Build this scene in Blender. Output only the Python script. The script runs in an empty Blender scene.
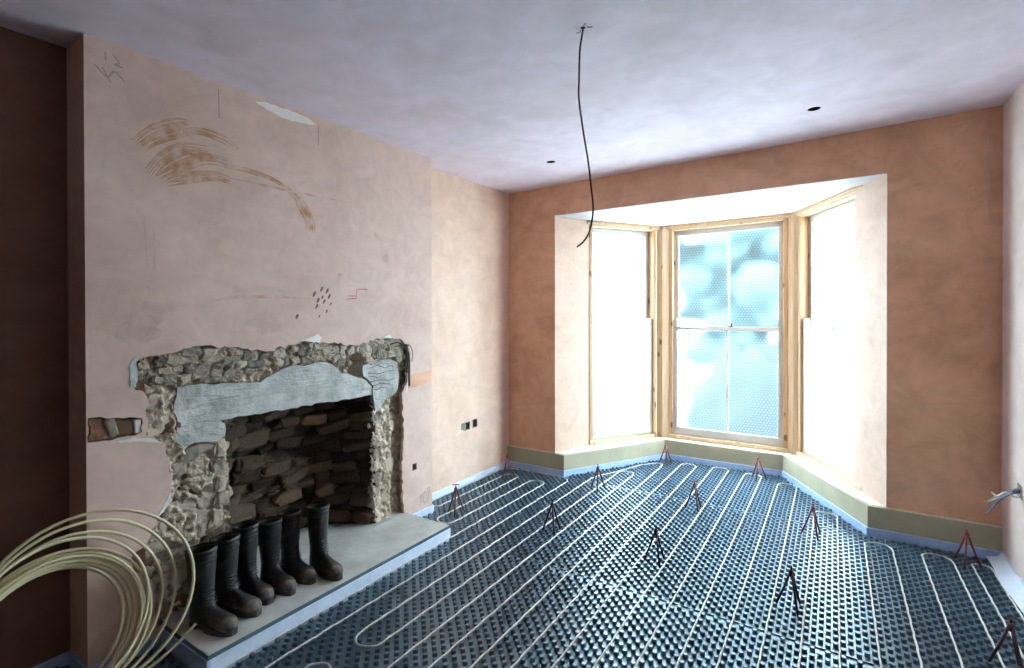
import bpy, bmesh, math, random
from mathutils import Vector, Matrix, noise
from mathutils.geometry import tessellate_polygon
random.seed(7)
scene = bpy.context.scene
COL = scene.collection
PI = math.pi

# ------------------------------------------------------------------ camera
cam_d = bpy.data.cameras.new('camera'); cam = bpy.data.objects.new('camera', cam_d); COL.objects.link(cam)
cam_d.sensor_fit = 'HORIZONTAL'; cam_d.sensor_width = 36.0
cam_d.lens = 496.87 / 1024 * 36.0
cam_d.shift_y = -13.3 / 1024
cam_d.clip_start = 0.02; cam_d.clip_end = 300
YAW, PITCH, ROLL = 0.5745, -0.006, -0.0015
fw = Vector((-math.sin(YAW) * math.cos(PITCH), math.cos(YAW) * math.cos(PITCH), math.sin(PITCH)))
rt0 = Vector((math.cos(YAW), math.sin(YAW), 0)); up0 = rt0.cross(fw)
rt = rt0 * math.cos(ROLL) + up0 * math.sin(ROLL); up = up0 * math.cos(ROLL) - rt0 * math.sin(ROLL)
M = Matrix((rt, up, -fw)).transposed().to_4x4(); M.translation = Vector((0, 0, 1.523))
cam.matrix_world = M
scene.camera = cam

# ------------------------------------------------------------------ world, exposure
w = bpy.data.worlds.new('overcast_sky'); scene.world = w; w.use_nodes = True
bgn = w.node_tree.nodes['Background']
bgn.inputs['Color'].default_value = (0.76, 0.89, 1.0, 1); bgn.inputs['Strength'].default_value = 12.0
vs = scene.view_settings
vs.view_transform = 'Standard'; vs.look = 'None'; vs.gamma = 1.0; vs.use_curve_mapping = False; vs.exposure = 1.22
scene.cycles.use_denoising = True
scene.cycles.max_bounces = 10; scene.cycles.diffuse_bounces = 7; scene.cycles.transparent_max_bounces = 12
scene.cycles.transmission_bounces = 6; scene.cycles.sample_clamp_indirect = 12
scene.cycles.caustics_reflective = False; scene.cycles.caustics_refractive = True

# ------------------------------------------------------------------ room dimensions (metres, camera stands at x=0, y=0)
XF = -2.81      # far alcove wall
XN = -2.84      # near alcove wall
XC = -2.636     # chimney breast face
XR = 0.887      # right wall
YW = 4.282      # window wall
YN = -1.3       # wall behind the camera
YC1, YC2 = 0.7775, 2.919
OX1, OX2, ZL = -2.2785, 0.312, 2.5166     # bay opening
def ceil_z(x, y): return 2.734 + 0.0136 * x + 0.0237 * y

# ------------------------------------------------------------------ helpers
def link(o, parent=None, label=None, cat=None, group=None, kind=None):
    COL.objects.link(o)
    if parent: o.parent = parent
    if label: o['label'] = label
    if cat: o['category'] = cat
    if group: o['group'] = group
    if kind: o['kind'] = kind
    return o
def empty(name, loc=(0, 0, 0), rz=0, **k):
    o = bpy.data.objects.new(name, None); o.location = loc; o.rotation_euler = (0, 0, rz); o.empty_display_size = .1
    return link(o, **k)
def mesh(name, verts, faces, mat, smooth=False):
    me = bpy.data.meshes.new(name); me.from_pydata([tuple(v) for v in verts], [], faces)
    me.materials.append(mat)
    if smooth: me.polygons.foreach_set('use_smooth', [True] * len(me.polygons))
    me.update(); return me
def obj(name, verts, faces, mat, parent=None, smooth=False, **k):
    return link(bpy.data.objects.new(name, mesh(name, verts, faces, mat, smooth)), parent, **k)
def recalc(me):
    bm = bmesh.new(); bm.from_mesh(me); bmesh.ops.recalc_face_normals(bm, faces=bm.faces); bm.to_mesh(me); bm.free()
BOXF = [(0, 3, 2, 1), (4, 5, 6, 7), (0, 1, 5, 4), (1, 2, 6, 5), (2, 3, 7, 6), (3, 0, 4, 7)]
def bevelled(name, vs_, mat, bevel):
    me = mesh(name, vs_, BOXF, mat)
    bm = bmesh.new(); bm.from_mesh(me); bmesh.ops.recalc_face_normals(bm, faces=bm.faces)
    if bevel: bmesh.ops.bevel(bm, geom=list(bm.edges), offset=bevel, segments=1, affect='EDGES')
    bm.to_mesh(me); bm.free(); return me
def box(name, lo, hi, mat, parent=None, bevel=0.0, **k):
    x0, y0, z0 = lo; x1, y1, z1 = hi
    v = [(x0, y0, z0), (x1, y0, z0), (x1, y1, z0), (x0, y1, z0), (x0, y0, z1), (x1, y0, z1), (x1, y1, z1), (x0, y1, z1)]
    return link(bpy.data.objects.new(name, bevelled(name, v, mat, bevel)), parent, **k)
def prism(name, poly, holes, f, d0, d1, mat, parent=None, **k):
    """polygon with holes in 2D, pushed from depth d0 to d1; f(a, b, d) -> point; d may be a function"""
    loops = [list(poly)] + [list(h) for h in holes]
    pts = [p for l in loops for p in l]; n = len(pts)
    tris = tessellate_polygon([[Vector((p[0], p[1], 0)) for p in l] for l in loops])
    D0 = d0 if callable(d0) else (lambda a, b: d0); D1 = d1 if callable(d1) else (lambda a, b: d1)
    V = [f(a, b, D0(a, b)) for a, b in pts] + [f(a, b, D1(a, b)) for a, b in pts]
    F = [tuple(t) for t in tris] + [(t[2] + n, t[1] + n, t[0] + n) for t in tris]
    s = 0
    for l in loops:
        m = len(l)
        for i in range(m):
            a, b = s + i, s + (i + 1) % m
            F.append((a, b, b + n, a + n))
        s += m
    me = mesh(name, V, F, mat); recalc(me)
    return link(bpy.data.objects.new(name, me), parent, **k)
fXY = lambda a, b, d: (a, b, d)
fYZ = lambda a, b, d: (d, a, b)
fXZ = lambda a, b, d: (a, d, b)
def tube_data(pts, r, sides=8, cap=True):
    pts = [Vector(p) for p in pts]; V = []; F = []
    t = (pts[1] - pts[0]).normalized()
    a = t.orthogonal().normalized()
    n = len(pts)
    for i, p in enumerate(pts):
        if i == 0: t = (pts[1] - pts[0])
        elif i == n - 1: t = (pts[-1] - pts[-2])
        else: t = pts[i + 1] - pts[i - 1]
        t.normalize(); a = (a - t * a.dot(t)).normalized(); b = t.cross(a)
        rr = r[i] if isinstance(r, (list, tuple)) else r
        for s in range(sides):
            an = 2 * PI * s / sides
            V.append(p + (a * math.cos(an) + b * math.sin(an)) * rr)
    for i in range(n - 1):
        for s in range(sides):
            s2 = (s + 1) % sides
            F.append((i * sides + s, i * sides + s2, (i + 1) * sides + s2, (i + 1) * sides + s))
    if cap: F.append(tuple(range(sides - 1, -1, -1))); F.append(tuple((n - 1) * sides + s for s in range(sides)))
    return V, F
def tube(name, pts, r, mat, parent=None, sides=8, **k):
    V, F = tube_data(pts, r, sides); return obj(name, V, F, mat, parent, True, **k)
def spline(ctrl, per=8):
    c = [Vector(p) for p in ctrl]; out = []
    for i in range(len(c) - 1):
        p0 = c[max(i - 1, 0)]; p1 = c[i]; p2 = c[i + 1]; p3 = c[min(i + 2, len(c) - 1)]
        for s in range(per):
            t = s / per
            out.append(0.5 * ((2 * p1) + (p2 - p0) * t + (2 * p0 - 5 * p1 + 4 * p2 - p3) * t * t + (3 * p1 - p0 - 3 * p2 + p3) * t ** 3))
    out.append(c[-1]); return out
def inside(p, poly):
    x, y = p; r = False; n = len(poly)
    for i in range(n):
        x1, y1 = poly[i]; x2, y2 = poly[(i + 1) % n]
        if (y1 > y) != (y2 > y) and x < (x2 - x1) * (y - y1) / (y2 - y1) + x1: r = not r
    return r
def jag(poly, step, amp, seed, keep=lambda a, b: False):
    """an outline broken into short irregular steps"""
    rnd = random.Random(seed); out = []
    for i in range(len(poly)):
        a = Vector(poly[i]); b = Vector(poly[(i + 1) % len(poly)])
        out.append(tuple(a))
        if keep(a, b): continue
        d = b - a; n = int(d.length / step); nn = Vector((-d.y, d.x)).normalized()
        for j in range(1, n):
            q = a + d * (j / n) + nn * rnd.uniform(-amp, amp); out.append((q.x, q.y))
    return out

# ------------------------------------------------------------------ materials
def mat_new(name):
    m = bpy.data.materials.new(name); m.use_nodes = True; nt = m.node_tree
    return m, nt, nt.nodes['Principled BSDF']
def noise_ramp(nt, scale, detail, rough, stops, vec=None, dist=0.0):
    n = nt.nodes.new('ShaderNodeTexNoise'); n.inputs['Scale'].default_value = scale; n.inputs['Detail'].default_value = detail
    n.inputs['Roughness'].default_value = rough; n.inputs['Distortion'].default_value = dist
    if vec is not None: nt.links.new(vec, n.inputs['Vector'])
    r = nt.nodes.new('ShaderNodeValToRGB'); e = r.color_ramp.elements
    while len(e) < len(stops): e.new(0.5)
    for k, (p, c) in enumerate(stops): e[k].position = p; e[k].color = (*c, 1)
    nt.links.new(n.outputs['Fac'], r.inputs['Fac']); return n, r
def coords(nt, scale=(1, 1, 1), rot=(0, 0, 0)):
    tc = nt.nodes.new('ShaderNodeTexCoord'); mp = nt.nodes.new('ShaderNodeMapping')
    mp.inputs['Scale'].default_value = scale; mp.inputs['Rotation'].default_value = rot
    nt.links.new(tc.outputs['Object'], mp.inputs['Vector']); return mp.outputs['Vector']
def mix(nt, kind, fac, a, b):
    n = nt.nodes.new('ShaderNodeMix'); n.data_type = 'RGBA'; n.blend_type = kind
    for s, v in ((n.inputs[0], fac), (n.inputs[6], a), (n.inputs[7], b)):
        if hasattr(v, 'is_output'): nt.links.new(v, s)
        elif isinstance(v, tuple): s.default_value = (*v, 1)
        else: s.default_value = v
    return n.outputs[2]
def bump(nt, bs, height, strength, dist=0.01):
    b = nt.nodes.new('ShaderNodeBump'); b.inputs['Strength'].default_value = strength; b.inputs['Distance'].default_value = dist
    nt.links.new(height, b.inputs['Height']); nt.links.new(b.outputs['Normal'], bs.inputs['Normal'])
def simple(name, col, rough=0.6, var=0.0, scale=8.0, bmp=0.0, bscale=60.0, metal=0.0, spec=0.5, stretch=(1, 1, 1)):
    m, nt, bs = mat_new(name); bs.inputs['Roughness'].default_value = rough; bs.inputs['Metallic'].default_value = metal
    bs.inputs['Specular IOR Level'].default_value = spec
    v = coords(nt, stretch)
    lo = tuple(max(0, c * (1 - var)) for c in col); hi = tuple(min(1, c * (1 + var)) for c in col)
    _, r = noise_ramp(nt, scale, 5, .6, [(.3, lo), (.7, hi)], v)
    nt.links.new(r.outputs['Color'], bs.inputs['Base Color'])
    if bmp:
        n = nt.nodes.new('ShaderNodeTexNoise'); n.inputs['Scale'].default_value = bscale; n.inputs['Detail'].default_value = 6
        nt.links.new(v, n.inputs['Vector']); bump(nt, bs, n.outputs['Fac'], bmp)
    return m
def plaster(name, dark, mid, light, blotch=.5, rough=.72, scale=1.3):
    m, nt, bs = mat_new(name); bs.inputs['Roughness'].default_value = rough; bs.inputs['Specular IOR Level'].default_value = .3
    v = coords(nt)
    n1, r1 = noise_ramp(nt, scale, 7, .58, [(.28, dark), (.5, mid), (.74, light)], v, .5)
    n2, r2 = noise_ramp(nt, scale * 4.5, 6, .62, [(.33, tuple(c * .74 for c in mid)), (.56, mid), (.8, tuple(min(1, c * 1.1) for c in mid))], v, 1.2)
    c = mix(nt, 'MIX', blotch, r1.outputs['Color'], r2.outputs['Color'])
    # trowel sweeps: long soft streaks
    vs2 = coords(nt, (1.6, 1.6, 2.6), (.5, .3, .2))
    n3, r3 = noise_ramp(nt, 2.6, 5, .6, [(.30, (.88, .87, .86)), (.68, (1.05, 1.05, 1.05))], vs2, .8)
    c = mix(nt, 'MULTIPLY', .8, c, r3.outputs['Color'])
    nt.links.new(c, bs.inputs['Base Color'])
    n4 = nt.nodes.new('ShaderNodeTexNoise'); n4.inputs['Scale'].default_value = 14; n4.inputs['Detail'].default_value = 8
    nt.links.new(v, n4.inputs['Vector']); bump(nt, bs, n4.outputs['Fac'], .12, .01)
    return m
def stone_mat(name, cols, scale=9.0, rough=.9, bs_strength=.8, rlo=.62, rhi=1.25):
    m, nt, bs = mat_new(name); bs.inputs['Roughness'].default_value = rough; bs.inputs['Specular IOR Level'].default_value = .2
    v = coords(nt)
    _, r = noise_ramp(nt, scale, 8, .7, cols, v, .8)
    oi = nt.nodes.new('ShaderNodeObjectInfo')
    rr = nt.nodes.new('ShaderNodeMapRange'); rr.inputs['To Min'].default_value = rlo; rr.inputs['To Max'].default_value = rhi
    nt.links.new(oi.outputs['Random'], rr.inputs['Value'])
    c = nt.nodes.new('ShaderNodeVectorMath'); c.operation = 'SCALE'
    nt.links.new(r.outputs['Color'], c.inputs[0]); nt.links.new(rr.outputs['Result'], c.inputs['Scale'])
    nt.links.new(c.outputs['Vector'], bs.inputs['Base Color'])
    n = nt.nodes.new('ShaderNodeTexNoise'); n.inputs['Scale'].default_value = 45; n.inputs['Detail'].default_value = 10; n.inputs['Roughness'].default_value = .7
    nt.links.new(v, n.inputs['Vector']); bump(nt, bs, n.outputs['Fac'], bs_strength, .02)
    return m
def pine(name, lo, hi):
    m, nt, bs = mat_new(name); bs.inputs['Roughness'].default_value = .55
    v = coords(nt, (22, 22, 1.6))
    n, r = noise_ramp(nt, 1.6, 6, .6, [(.3, lo), (.7, hi)], v, 1.0)
    vo = nt.nodes.new('ShaderNodeTexVoronoi'); vo.inputs['Scale'].default_value = 1.0
    nt.links.new(coords(nt, (9, 9, 4.2)), vo.inputs['Vector'])
    kr = nt.nodes.new('ShaderNodeMapRange'); kr.inputs['From Min'].default_value = .10; kr.inputs['From Max'].default_value = .17
    nt.links.new(vo.outputs['Distance'], kr.inputs['Value'])
    c = mix(nt, 'MIX', kr.outputs['Result'], tuple(x * .38 for x in lo), r.outputs['Color'])
    nt.links.new(c, bs.inputs['Base Color']); bump(nt, bs, n.outputs['Fac'], .08, .004)
    return m

m_wall_win = plaster('damp_terracotta_plaster', (.50, .25, .14), (.77, .44, .28), (.86, .57, .40), .5)
m_wall_pink = plaster('pale_pink_plaster', (.69, .46, .34), (.78, .555, .43), (.84, .65, .54), .35)
m_wall_right = plaster('dry_pale_plaster', (.72, .58, .52), (.80, .68, .62), (.85, .76, .72), .3)
m_soffit = plaster('bay_soffit_plaster', (.50, .48, .50), (.55, .53, .55), (.60, .58, .60), .2, .7, .8)
m_reveal = plaster('lit_reveal_plaster', (.52, .34, .25), (.58, .41, .32), (.64, .49, .41), .35)  # window wall's terracotta plaster with the window light mixed into a paler colour
m_wall_near = plaster('dark_brown_plaster', (.15, .075, .05), (.20, .105, .07), (.25, .14, .10), .4)  # darker brown than the other plasters
BREAST_COLS = ((.62, .43, .35), (.72, .52, .435), (.78, .60, .52))
m_breast = plaster('old_skimmed_plaster', *BREAST_COLS, .35, .75, 1.8)
m_ceiling = plaster('skimmed_ceiling_plaster', (.80, .70, .76), (.88, .80, .92), (.92, .87, .98), .2, .65, .7)
m_brick = stone_mat('exposed_brown_brick', [(.25, (.10, .05, .03)), (.5, (.26, .13, .075)), (.75, (.40, .24, .15))], 18)
m_core = stone_mat('lime_rubble_mortar', [(.22, (.16, .105, .07)), (.40, (.52, .41, .30)), (.58, (.76, .66, .53)), (.8, (.88, .81, .70))], 16, .95, 1.0, 1.15, 1.15)
m_soot = stone_mat('sooty_mortar', [(.25, (.012, .009, .007)), (.5, (.06, .042, .032)), (.75, (.17, .115, .08))], 10, .95, 1.0)
m_stone_pale = stone_mat('pale_rubble_stone', [(.22, (.30, .20, .13)), (.40, (.68, .54, .40)), (.58, (.82, .71, .57)), (.8, (.90, .84, .74))], 14, rlo=.85, rhi=1.2)
m_stone_grey = stone_mat('grey_rubble_stone', [(.25, (.22, .17, .12)), (.5, (.53, .45, .36)), (.75, (.78, .70, .60))], 14, rlo=.75, rhi=1.25)
m_stone_fire = stone_mat('sooty_brown_stone', [(.25, (.03, .02, .015)), (.48, (.14, .092, .065)), (.66, (.27, .18, .125)), (.82, (.40, .29, .21))], 11, rlo=.25, rhi=1.2)
m_stone_rust = stone_mat('rusty_stone', [(.25, (.10, .05, .03)), (.5, (.28, .17, .10)), (.75, (.45, .33, .22))], 14)
m_lintel = simple('grey_cement_render', (.48, .48, .45), .85, .30, 9, .8, 30)
m_hearth = simple('dusty_concrete', (.56, .555, .52), .7, .22, 5, .25, 50)
m_hearth_edge = simple('teal_slab_edge', (.08, .14, .16), .5, .2, 20)
m_film = simple('shaded_edge_foam', (.42, .58, .88), .42, .12, 30, .1, 80)  # edge foam with its blue tone in shade put into the colour
m_foam = simple('lit_edge_foam', (.70, .79, .93), .5, .08, 20, .12, 60)  # same edge foam with its near-white lit tone put into the colour
m_panel, _nt, _bs = mat_new('black_moulded_plastic')
_bs.inputs['Base Color'].default_value = (.028, .066, .105, 1); _bs.inputs['Roughness'].default_value = .40; _bs.inputs['IOR'].default_value = 1.9; _bs.inputs['Specular IOR Level'].default_value = 1.0; _bs.inputs['Specular Tint'].default_value = (.72, .90, 1.0, 1)
m_slab = simple('concrete_slab', (.3, .29, .28), .85, .2, 4, .3, 40)
m_pipe = simple('cream_plastic_pipe', (.62, .61, .56), .38, .05, 12)
m_coil = simple('ivory_plastic_pipe', (.76, .67, .42), .36, .06, 9)
m_rod = simple('red_oxide_rod', (.17, .035, .045), .5, .35, 30, .1, 90, .2)
m_rod_dark = simple('maroon_oxide_rod', (.06, .014, .022), .5, .35, 30, .1, 90, .2)
m_plinth = simple('moisture_board', (.42, .39, .27), .75, .10, 5, .1, 60)
m_sill = simple('primed_sill_board', (.66, .60, .52), .55, .06, 6)
m_pine = pine('new_pine', (.40, .23, .11), (.56, .36, .20))
m_pine_pale = pine('pale_pine', (.50, .36, .22), (.62, .48, .32))
m_sash = simple('off_white_sash_paint', (.50, .485, .455), .45, .07, 9, .05, 60)
m_brass = simple('dark_catch_metal', (.06, .05, .045), .4, .2, 20, metal=.8)
m_cable = simple('black_cable_sheath', (.012, .012, .014), .45, .2, 20)
m_dark = simple('recess_shade', (.012, .009, .008), .95)  # near-black colour standing in for shade inside recesses
m_galv = simple('galvanised_box', (.30, .29, .27), .5, .25, 30, metal=.5)
m_wire_grey = simple('grey_wire', (.42, .45, .50), .4); m_wire_blue = simple('blue_wire', (.12, .2, .42), .4); m_wire_white = simple('white_wire', (.8, .8, .8), .4)
m_wire_pink = simple('pink_plastered_wire', (.62, .42, .33), .5)
m_white = simple('white_filler', (.84, .79, .73), .8, .05, 12, .2, 40)
m_pencil = simple('pencil_mark', (.40, .31, .30), .8); m_red = simple('red_crayon', (.65, .12, .14), .8)
m_rubber, nt, bs = mat_new('muddy_black_rubber')
bs.inputs['Roughness'].default_value = .42
v = coords(nt); n1, r1 = noise_ramp(nt, 9, 7, .65, [(.42, (.010, .010, .012)), (.55, (.024, .019, .017)), (.68, (.15, .105, .078))], v, .6)
nt.links.new(r1.outputs['Color'], bs.inputs['Base Color']); bump(nt, bs, n1.outputs['Fac'], .25, .01)
rr = nt.nodes.new('ShaderNodeMapRange'); rr.inputs['From Min'].default_value = .4; rr.inputs['From Max'].default_value = .75; rr.inputs['To Min'].default_value = .28; rr.inputs['To Max'].default_value = .85
nt.links.new(n1.outputs['Fac'], rr.inputs['Value']); nt.links.new(rr.outputs['Result'], bs.inputs['Roughness'])
m_sole = simple('scuffed_sole_rubber', (.05, .043, .038), .6, .5, 16, .2, 60)
def patchy(name, col, scale, lo, hi, rough=.85, amax=.8):
    # the breast's own skim with a stain soaked unevenly into it
    m = plaster(name, *BREAST_COLS, .35, .75, 1.8); nt = m.node_tree; bs = nt.nodes['Principled BSDF']
    n = nt.nodes.new('ShaderNodeTexNoise'); n.inputs['Scale'].default_value = scale; n.inputs['Detail'].default_value = 7
    nt.links.new(coords(nt), n.inputs['Vector'])
    r = nt.nodes.new('ShaderNodeMapRange'); r.inputs['From Min'].default_value = lo; r.inputs['From Max'].default_value = hi; r.inputs['To Max'].default_value = amax
    nt.links.new(n.outputs['Fac'], r.inputs['Value'])
    c = bs.inputs['Base Color'].links[0].from_socket
    nt.links.new(mix(nt, 'MIX', r.outputs['Result'], c, col), bs.inputs['Base Color']); return m
m_smear = patchy('clay_smear', (.46, .22, .09), 18, .30, .62, amax=.85)
m_smear_thin = patchy('faint_clay_line', (.40, .17, .08), 14, .38, .7, amax=.55)
m_fleck = simple('dark_fleck', (.16, .10, .08), .8)
m_grime = patchy('grey_grime', (.30, .22, .17), 13, .44, .8, amax=.5)

# glass and bubble wrap
m_glass = bpy.data.materials.new('clear_glass'); m_glass.use_nodes = True; nt = m_glass.node_tree; nt.nodes.clear()
o_ = nt.nodes.new('ShaderNodeOutputMaterial'); tr = nt.nodes.new('ShaderNodeBsdfTransparent'); gl = nt.nodes.new('ShaderNodeBsdfGlossy'); mx = nt.nodes.new('ShaderNodeMixShader'); lw = nt.nodes.new('ShaderNodeLayerWeight'); fr = nt.nodes.new('ShaderNodeMath'); fr.operation = 'POWER'; fr.inputs[1].default_value = 4.0; nt.links.new(lw.outputs['Facing'], fr.inputs[0]); lw.inputs['Blend'].default_value = .4
tr.inputs[0].default_value = (.94, .97, .97, 1); gl.inputs['Roughness'].default_value = .03
nt.links.new(fr.outputs[0], mx.inputs[0]); nt.links.new(tr.outputs[0], mx.inputs[1]); nt.links.new(gl.outputs[0], mx.inputs[2]); nt.links.new(mx.outputs[0], o_.inputs[0])
def bubble_mat(name, t_bubble, t_gap, clear, rough, tint, gapcol, pitch=.030):
    m = bpy.data.materials.new(name); m.use_nodes = True; nt = m.node_tree; nt.nodes.clear(); N = nt.nodes.new; L = nt.links.new
    out = N('ShaderNodeOutputMaterial'); uv = N('ShaderNodeUVMap')
    def vm(op, a, b=None):
        n = N('ShaderNodeVectorMath'); n.operation = op
        if hasattr(a, 'is_output'): L(a, n.inputs[0])
        else: n.inputs[0].default_value = a
        if b is not None:
            if hasattr(b, 'is_output'): L(b, n.inputs[1])
            else: n.inputs[1].default_value = b
        return n
    s3 = math.sqrt(3)
    p = vm('MULTIPLY', uv.outputs[0], (1 / pitch, 1 / (pitch * s3), 0)).outputs[0]
    def cell(q):
        fr_ = vm('FRACTION', q).outputs[0]; c = vm('SUBTRACT', fr_, (.5, .5, 0)).outputs[0]
        c = vm('MULTIPLY', c, (1, s3, 0)).outputs[0]; return vm('LENGTH', c).outputs['Value']
    d1 = cell(p); d2 = cell(vm('ADD', p, (.5, .5, 0)).outputs[0])
    mn = N('ShaderNodeMath'); mn.operation = 'MINIMUM'; L(d1, mn.inputs[0]); L(d2, mn.inputs[1])
    mr = N('ShaderNodeMapRange'); mr.inputs['From Min'].default_value = .46; mr.inputs['From Max'].default_value = .30
    L(mn.outputs[0], mr.inputs['Value'])                         # 1 inside a bubble, 0 between
    tl = N('ShaderNodeBsdfTranslucent'); tl.inputs[0].default_value = (*tint, 1)
    rf = N('ShaderNodeBsdfRefraction'); rf.inputs['Roughness'].default_value = rough; rf.inputs['IOR'].default_value = 1.22; rf.inputs[0].default_value = (.92, .97, 1, 1)
    cm = N('ShaderNodeMix'); cm.data_type = 'RGBA'; L(mr.outputs[0], cm.inputs[0]); cm.inputs[6].default_value = (*gapcol, 1); cm.inputs[7].default_value = (.97, .99, 1, 1)
    L(cm.outputs[2], rf.inputs[0]); L(cm.outputs[2], tl.inputs[0])
    tp = N('ShaderNodeBsdfTransparent'); tp.inputs[0].default_value = (.94, .98, 1, 1)
    k = N('ShaderNodeMapRange'); k.inputs['To Min'].default_value = t_gap; k.inputs['To Max'].default_value = t_bubble; L(mr.outputs[0], k.inputs['Value'])
    a = N('ShaderNodeMixShader'); L(k.outputs[0], a.inputs[0]); L(rf.outputs[0], a.inputs[1]); L(tl.outputs[0], a.inputs[2])
    c = N('ShaderNodeMixShader'); c.inputs[0].default_value = clear; L(a.outputs[0], c.inputs[1]); L(tp.outputs[0], c.inputs[2])
    L(c.outputs[0], out.inputs[0]); return m
m_wrap = bubble_mat('bubble_wrap_film', .036, .004, .0, .28, (.93, .96, .97), (.64, .79, .82))
m_wrap_bright = bubble_mat('bright_bubble_wrap_film', .35, .25, .6, .4, (.96, .97, .98), (.9, .94, .95))  # same wrap with extra brightness built in for the blown-out side windows

# ================================================================== THE SETTING
ST = 'structure'
def top(x, y): return ceil_z(x, y) + .05
# floor slab
floor = prism('floor', [(-3.35, YN - .1), (1.1, YN - .1), (1.1, 4.3), (.35, 4.6), (-.35, 5.6), (-1.6, 5.6), (-2.3, 4.6), (-3.35, 4.3)], [], fXY, -.14, -.03, m_slab,
              kind=ST, label='floor laid with black studded underfloor heating panels', cat='floor')
# ceiling with its three holes
def circle(cx, cy, r, n=20): return [(cx + r * math.cos(2 * PI * i / n), cy + r * math.sin(2 * PI * i / n)) for i in range(n)]
ch = [(-1.938, 3.582, .034), (-.105, 3.623, .036), (-.907, 1.967, .012)]
ceiling = prism('ceiling', [(-3.3, YN - .1), (1.05, YN - .1), (1.05, YW + .06), (-3.3, YW + .06)], [circle(*c) for c in ch], fXY,
                ceil_z, lambda a, b: ceil_z(a, b) + .12, m_ceiling, kind=ST, label='pale lavender skimmed plaster ceiling with cable holes', cat='ceiling')
for cx, cy, r in ch:
    z = ceil_z(cx, cy)
    V = []; n = 20
    for k, (rr_, zz) in enumerate(((r - .0006, z + .002), (r - .0006, z + .115), (.0001, z + .115))):
        V += [(cx + rr_ * math.cos(2 * PI * i / n), cy + rr_ * math.sin(2 * PI * i / n), zz) for i in range(n)]
    F = [(k * n + i, k * n + (i + 1) % n, (k + 1) * n + (i + 1) % n, (k + 1) * n + i) for k in range(2) for i in range(n)]
    obj('hole_shade', V, F, m_dark, ceiling)  # near-black sleeve painted in for the shade up the hole

def wall_top(f, a0, a1): return f
# left alcove walls
box('wall_left', (-3.3, YC2 - .02, -.1), (XF, YW, 2.83), m_wall_pink, kind=ST, label='pale peach plaster wall left of the bay window', cat='wall')
# (its socket hole is cut below by building it as a prism)
bpy.data.objects.remove(bpy.data.objects['wall_left'])
def rect(a0, a1, b0, b1): return [(a0, b0), (a1, b0), (a1, b1), (a0, b1)]
SOCK = [(3.560, 3.628, .495, .57), (3.664, 3.736, .50, .578)]
wall_left = prism('wall_left', [(YC2 - .02, -.1), (YW + .02, -.1), (YW + .02, 2.84), (YC2 - .02, 2.80)], [rect(*s) for s in SOCK], fYZ, -2.86, XF, m_wall_pink,
                  kind=ST, label='pale peach plaster wall between chimney breast and window wall', cat='wall')
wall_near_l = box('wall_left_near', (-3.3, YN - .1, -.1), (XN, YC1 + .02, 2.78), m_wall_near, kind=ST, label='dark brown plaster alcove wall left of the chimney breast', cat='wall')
box('wall_left_back', (-3.42, YN - .1, -.1), (-3.28, 4.4, 2.86), m_soot, kind=ST, label='dark masonry behind the chimney breast', cat='wall')
box('wall_right', (XR, YN - .1, -.1), (XR + .14, YW + .3, 2.90), m_wall_right, kind=ST, label='pale plaster wall at the right with loose wires', cat='wall')
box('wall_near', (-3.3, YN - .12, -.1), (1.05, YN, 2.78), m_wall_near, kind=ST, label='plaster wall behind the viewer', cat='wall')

# window wall: two piers and the lintel over the bay
PL = [(-3.3, YW + .021), (OX1 - .003, YW + .021), (-2.125, 4.74), (-2.22, 4.86), (-3.3, 4.95)]
PR = [(OX2 + .003, YW + .021), (XR + .1, YW + .021), (XR + .1, 4.95), (.38, 4.86), (.140, 4.690)]
ZP_ = .209
wall_win = empty('wall_window', (0, 0, 0), kind=ST, label='orange brown plaster wall around the bay window', cat='wall')
prism('plaster_face', [(-2.83, -.1), (OX1, -.1), (OX1, ZL), (OX2, ZL), (OX2, -.1), (.90, -.1), (.90, 2.87), (-2.83, 2.82)], [], fXZ, YW, YW + .02, m_wall_win, wall_win)
prism('pier', PL, [], fXY, -.1, 2.88, m_wall_win, wall_win)
prism('pier', PR, [], fXY, -.1, 2.92, m_wall_win, wall_win)
prism('lintel', [(OX1 - .01, ZL), (OX2 + .01, ZL), (OX2 + .01, 2.91), (OX1 - .01, 2.88)], [], fXZ, YW + .021, YW + .30, m_wall_win, wall_win)
def sheet(name, a, b, z0, z1, mat, t=.004):
    a = Vector(a); b = Vector(b); d = (b - a).normalized(); n_ = Vector((-d.y, d.x)) * t
    return prism(name, [tuple(a), tuple(b), tuple(b + n_), tuple(a + n_)], [], fXY, z0, z1, mat, wall_win)
sheet('reveal', (-2.125, 4.74), (OX1 + .0005, YW + .001), ZP_, ZL, m_reveal)
sheet('reveal', (OX2 - .0005, YW + .001), (.140, 4.690), ZP_, ZL, m_reveal)
prism('soffit_skim', [(OX1 + .004, YW + .001), (OX2 - .004, YW + .001), (OX2 - .08, YW + .30), (OX1 + .08, YW + .30)], [], fXY, ZL - .004, ZL + .001, m_soffit, wall_win)
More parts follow.
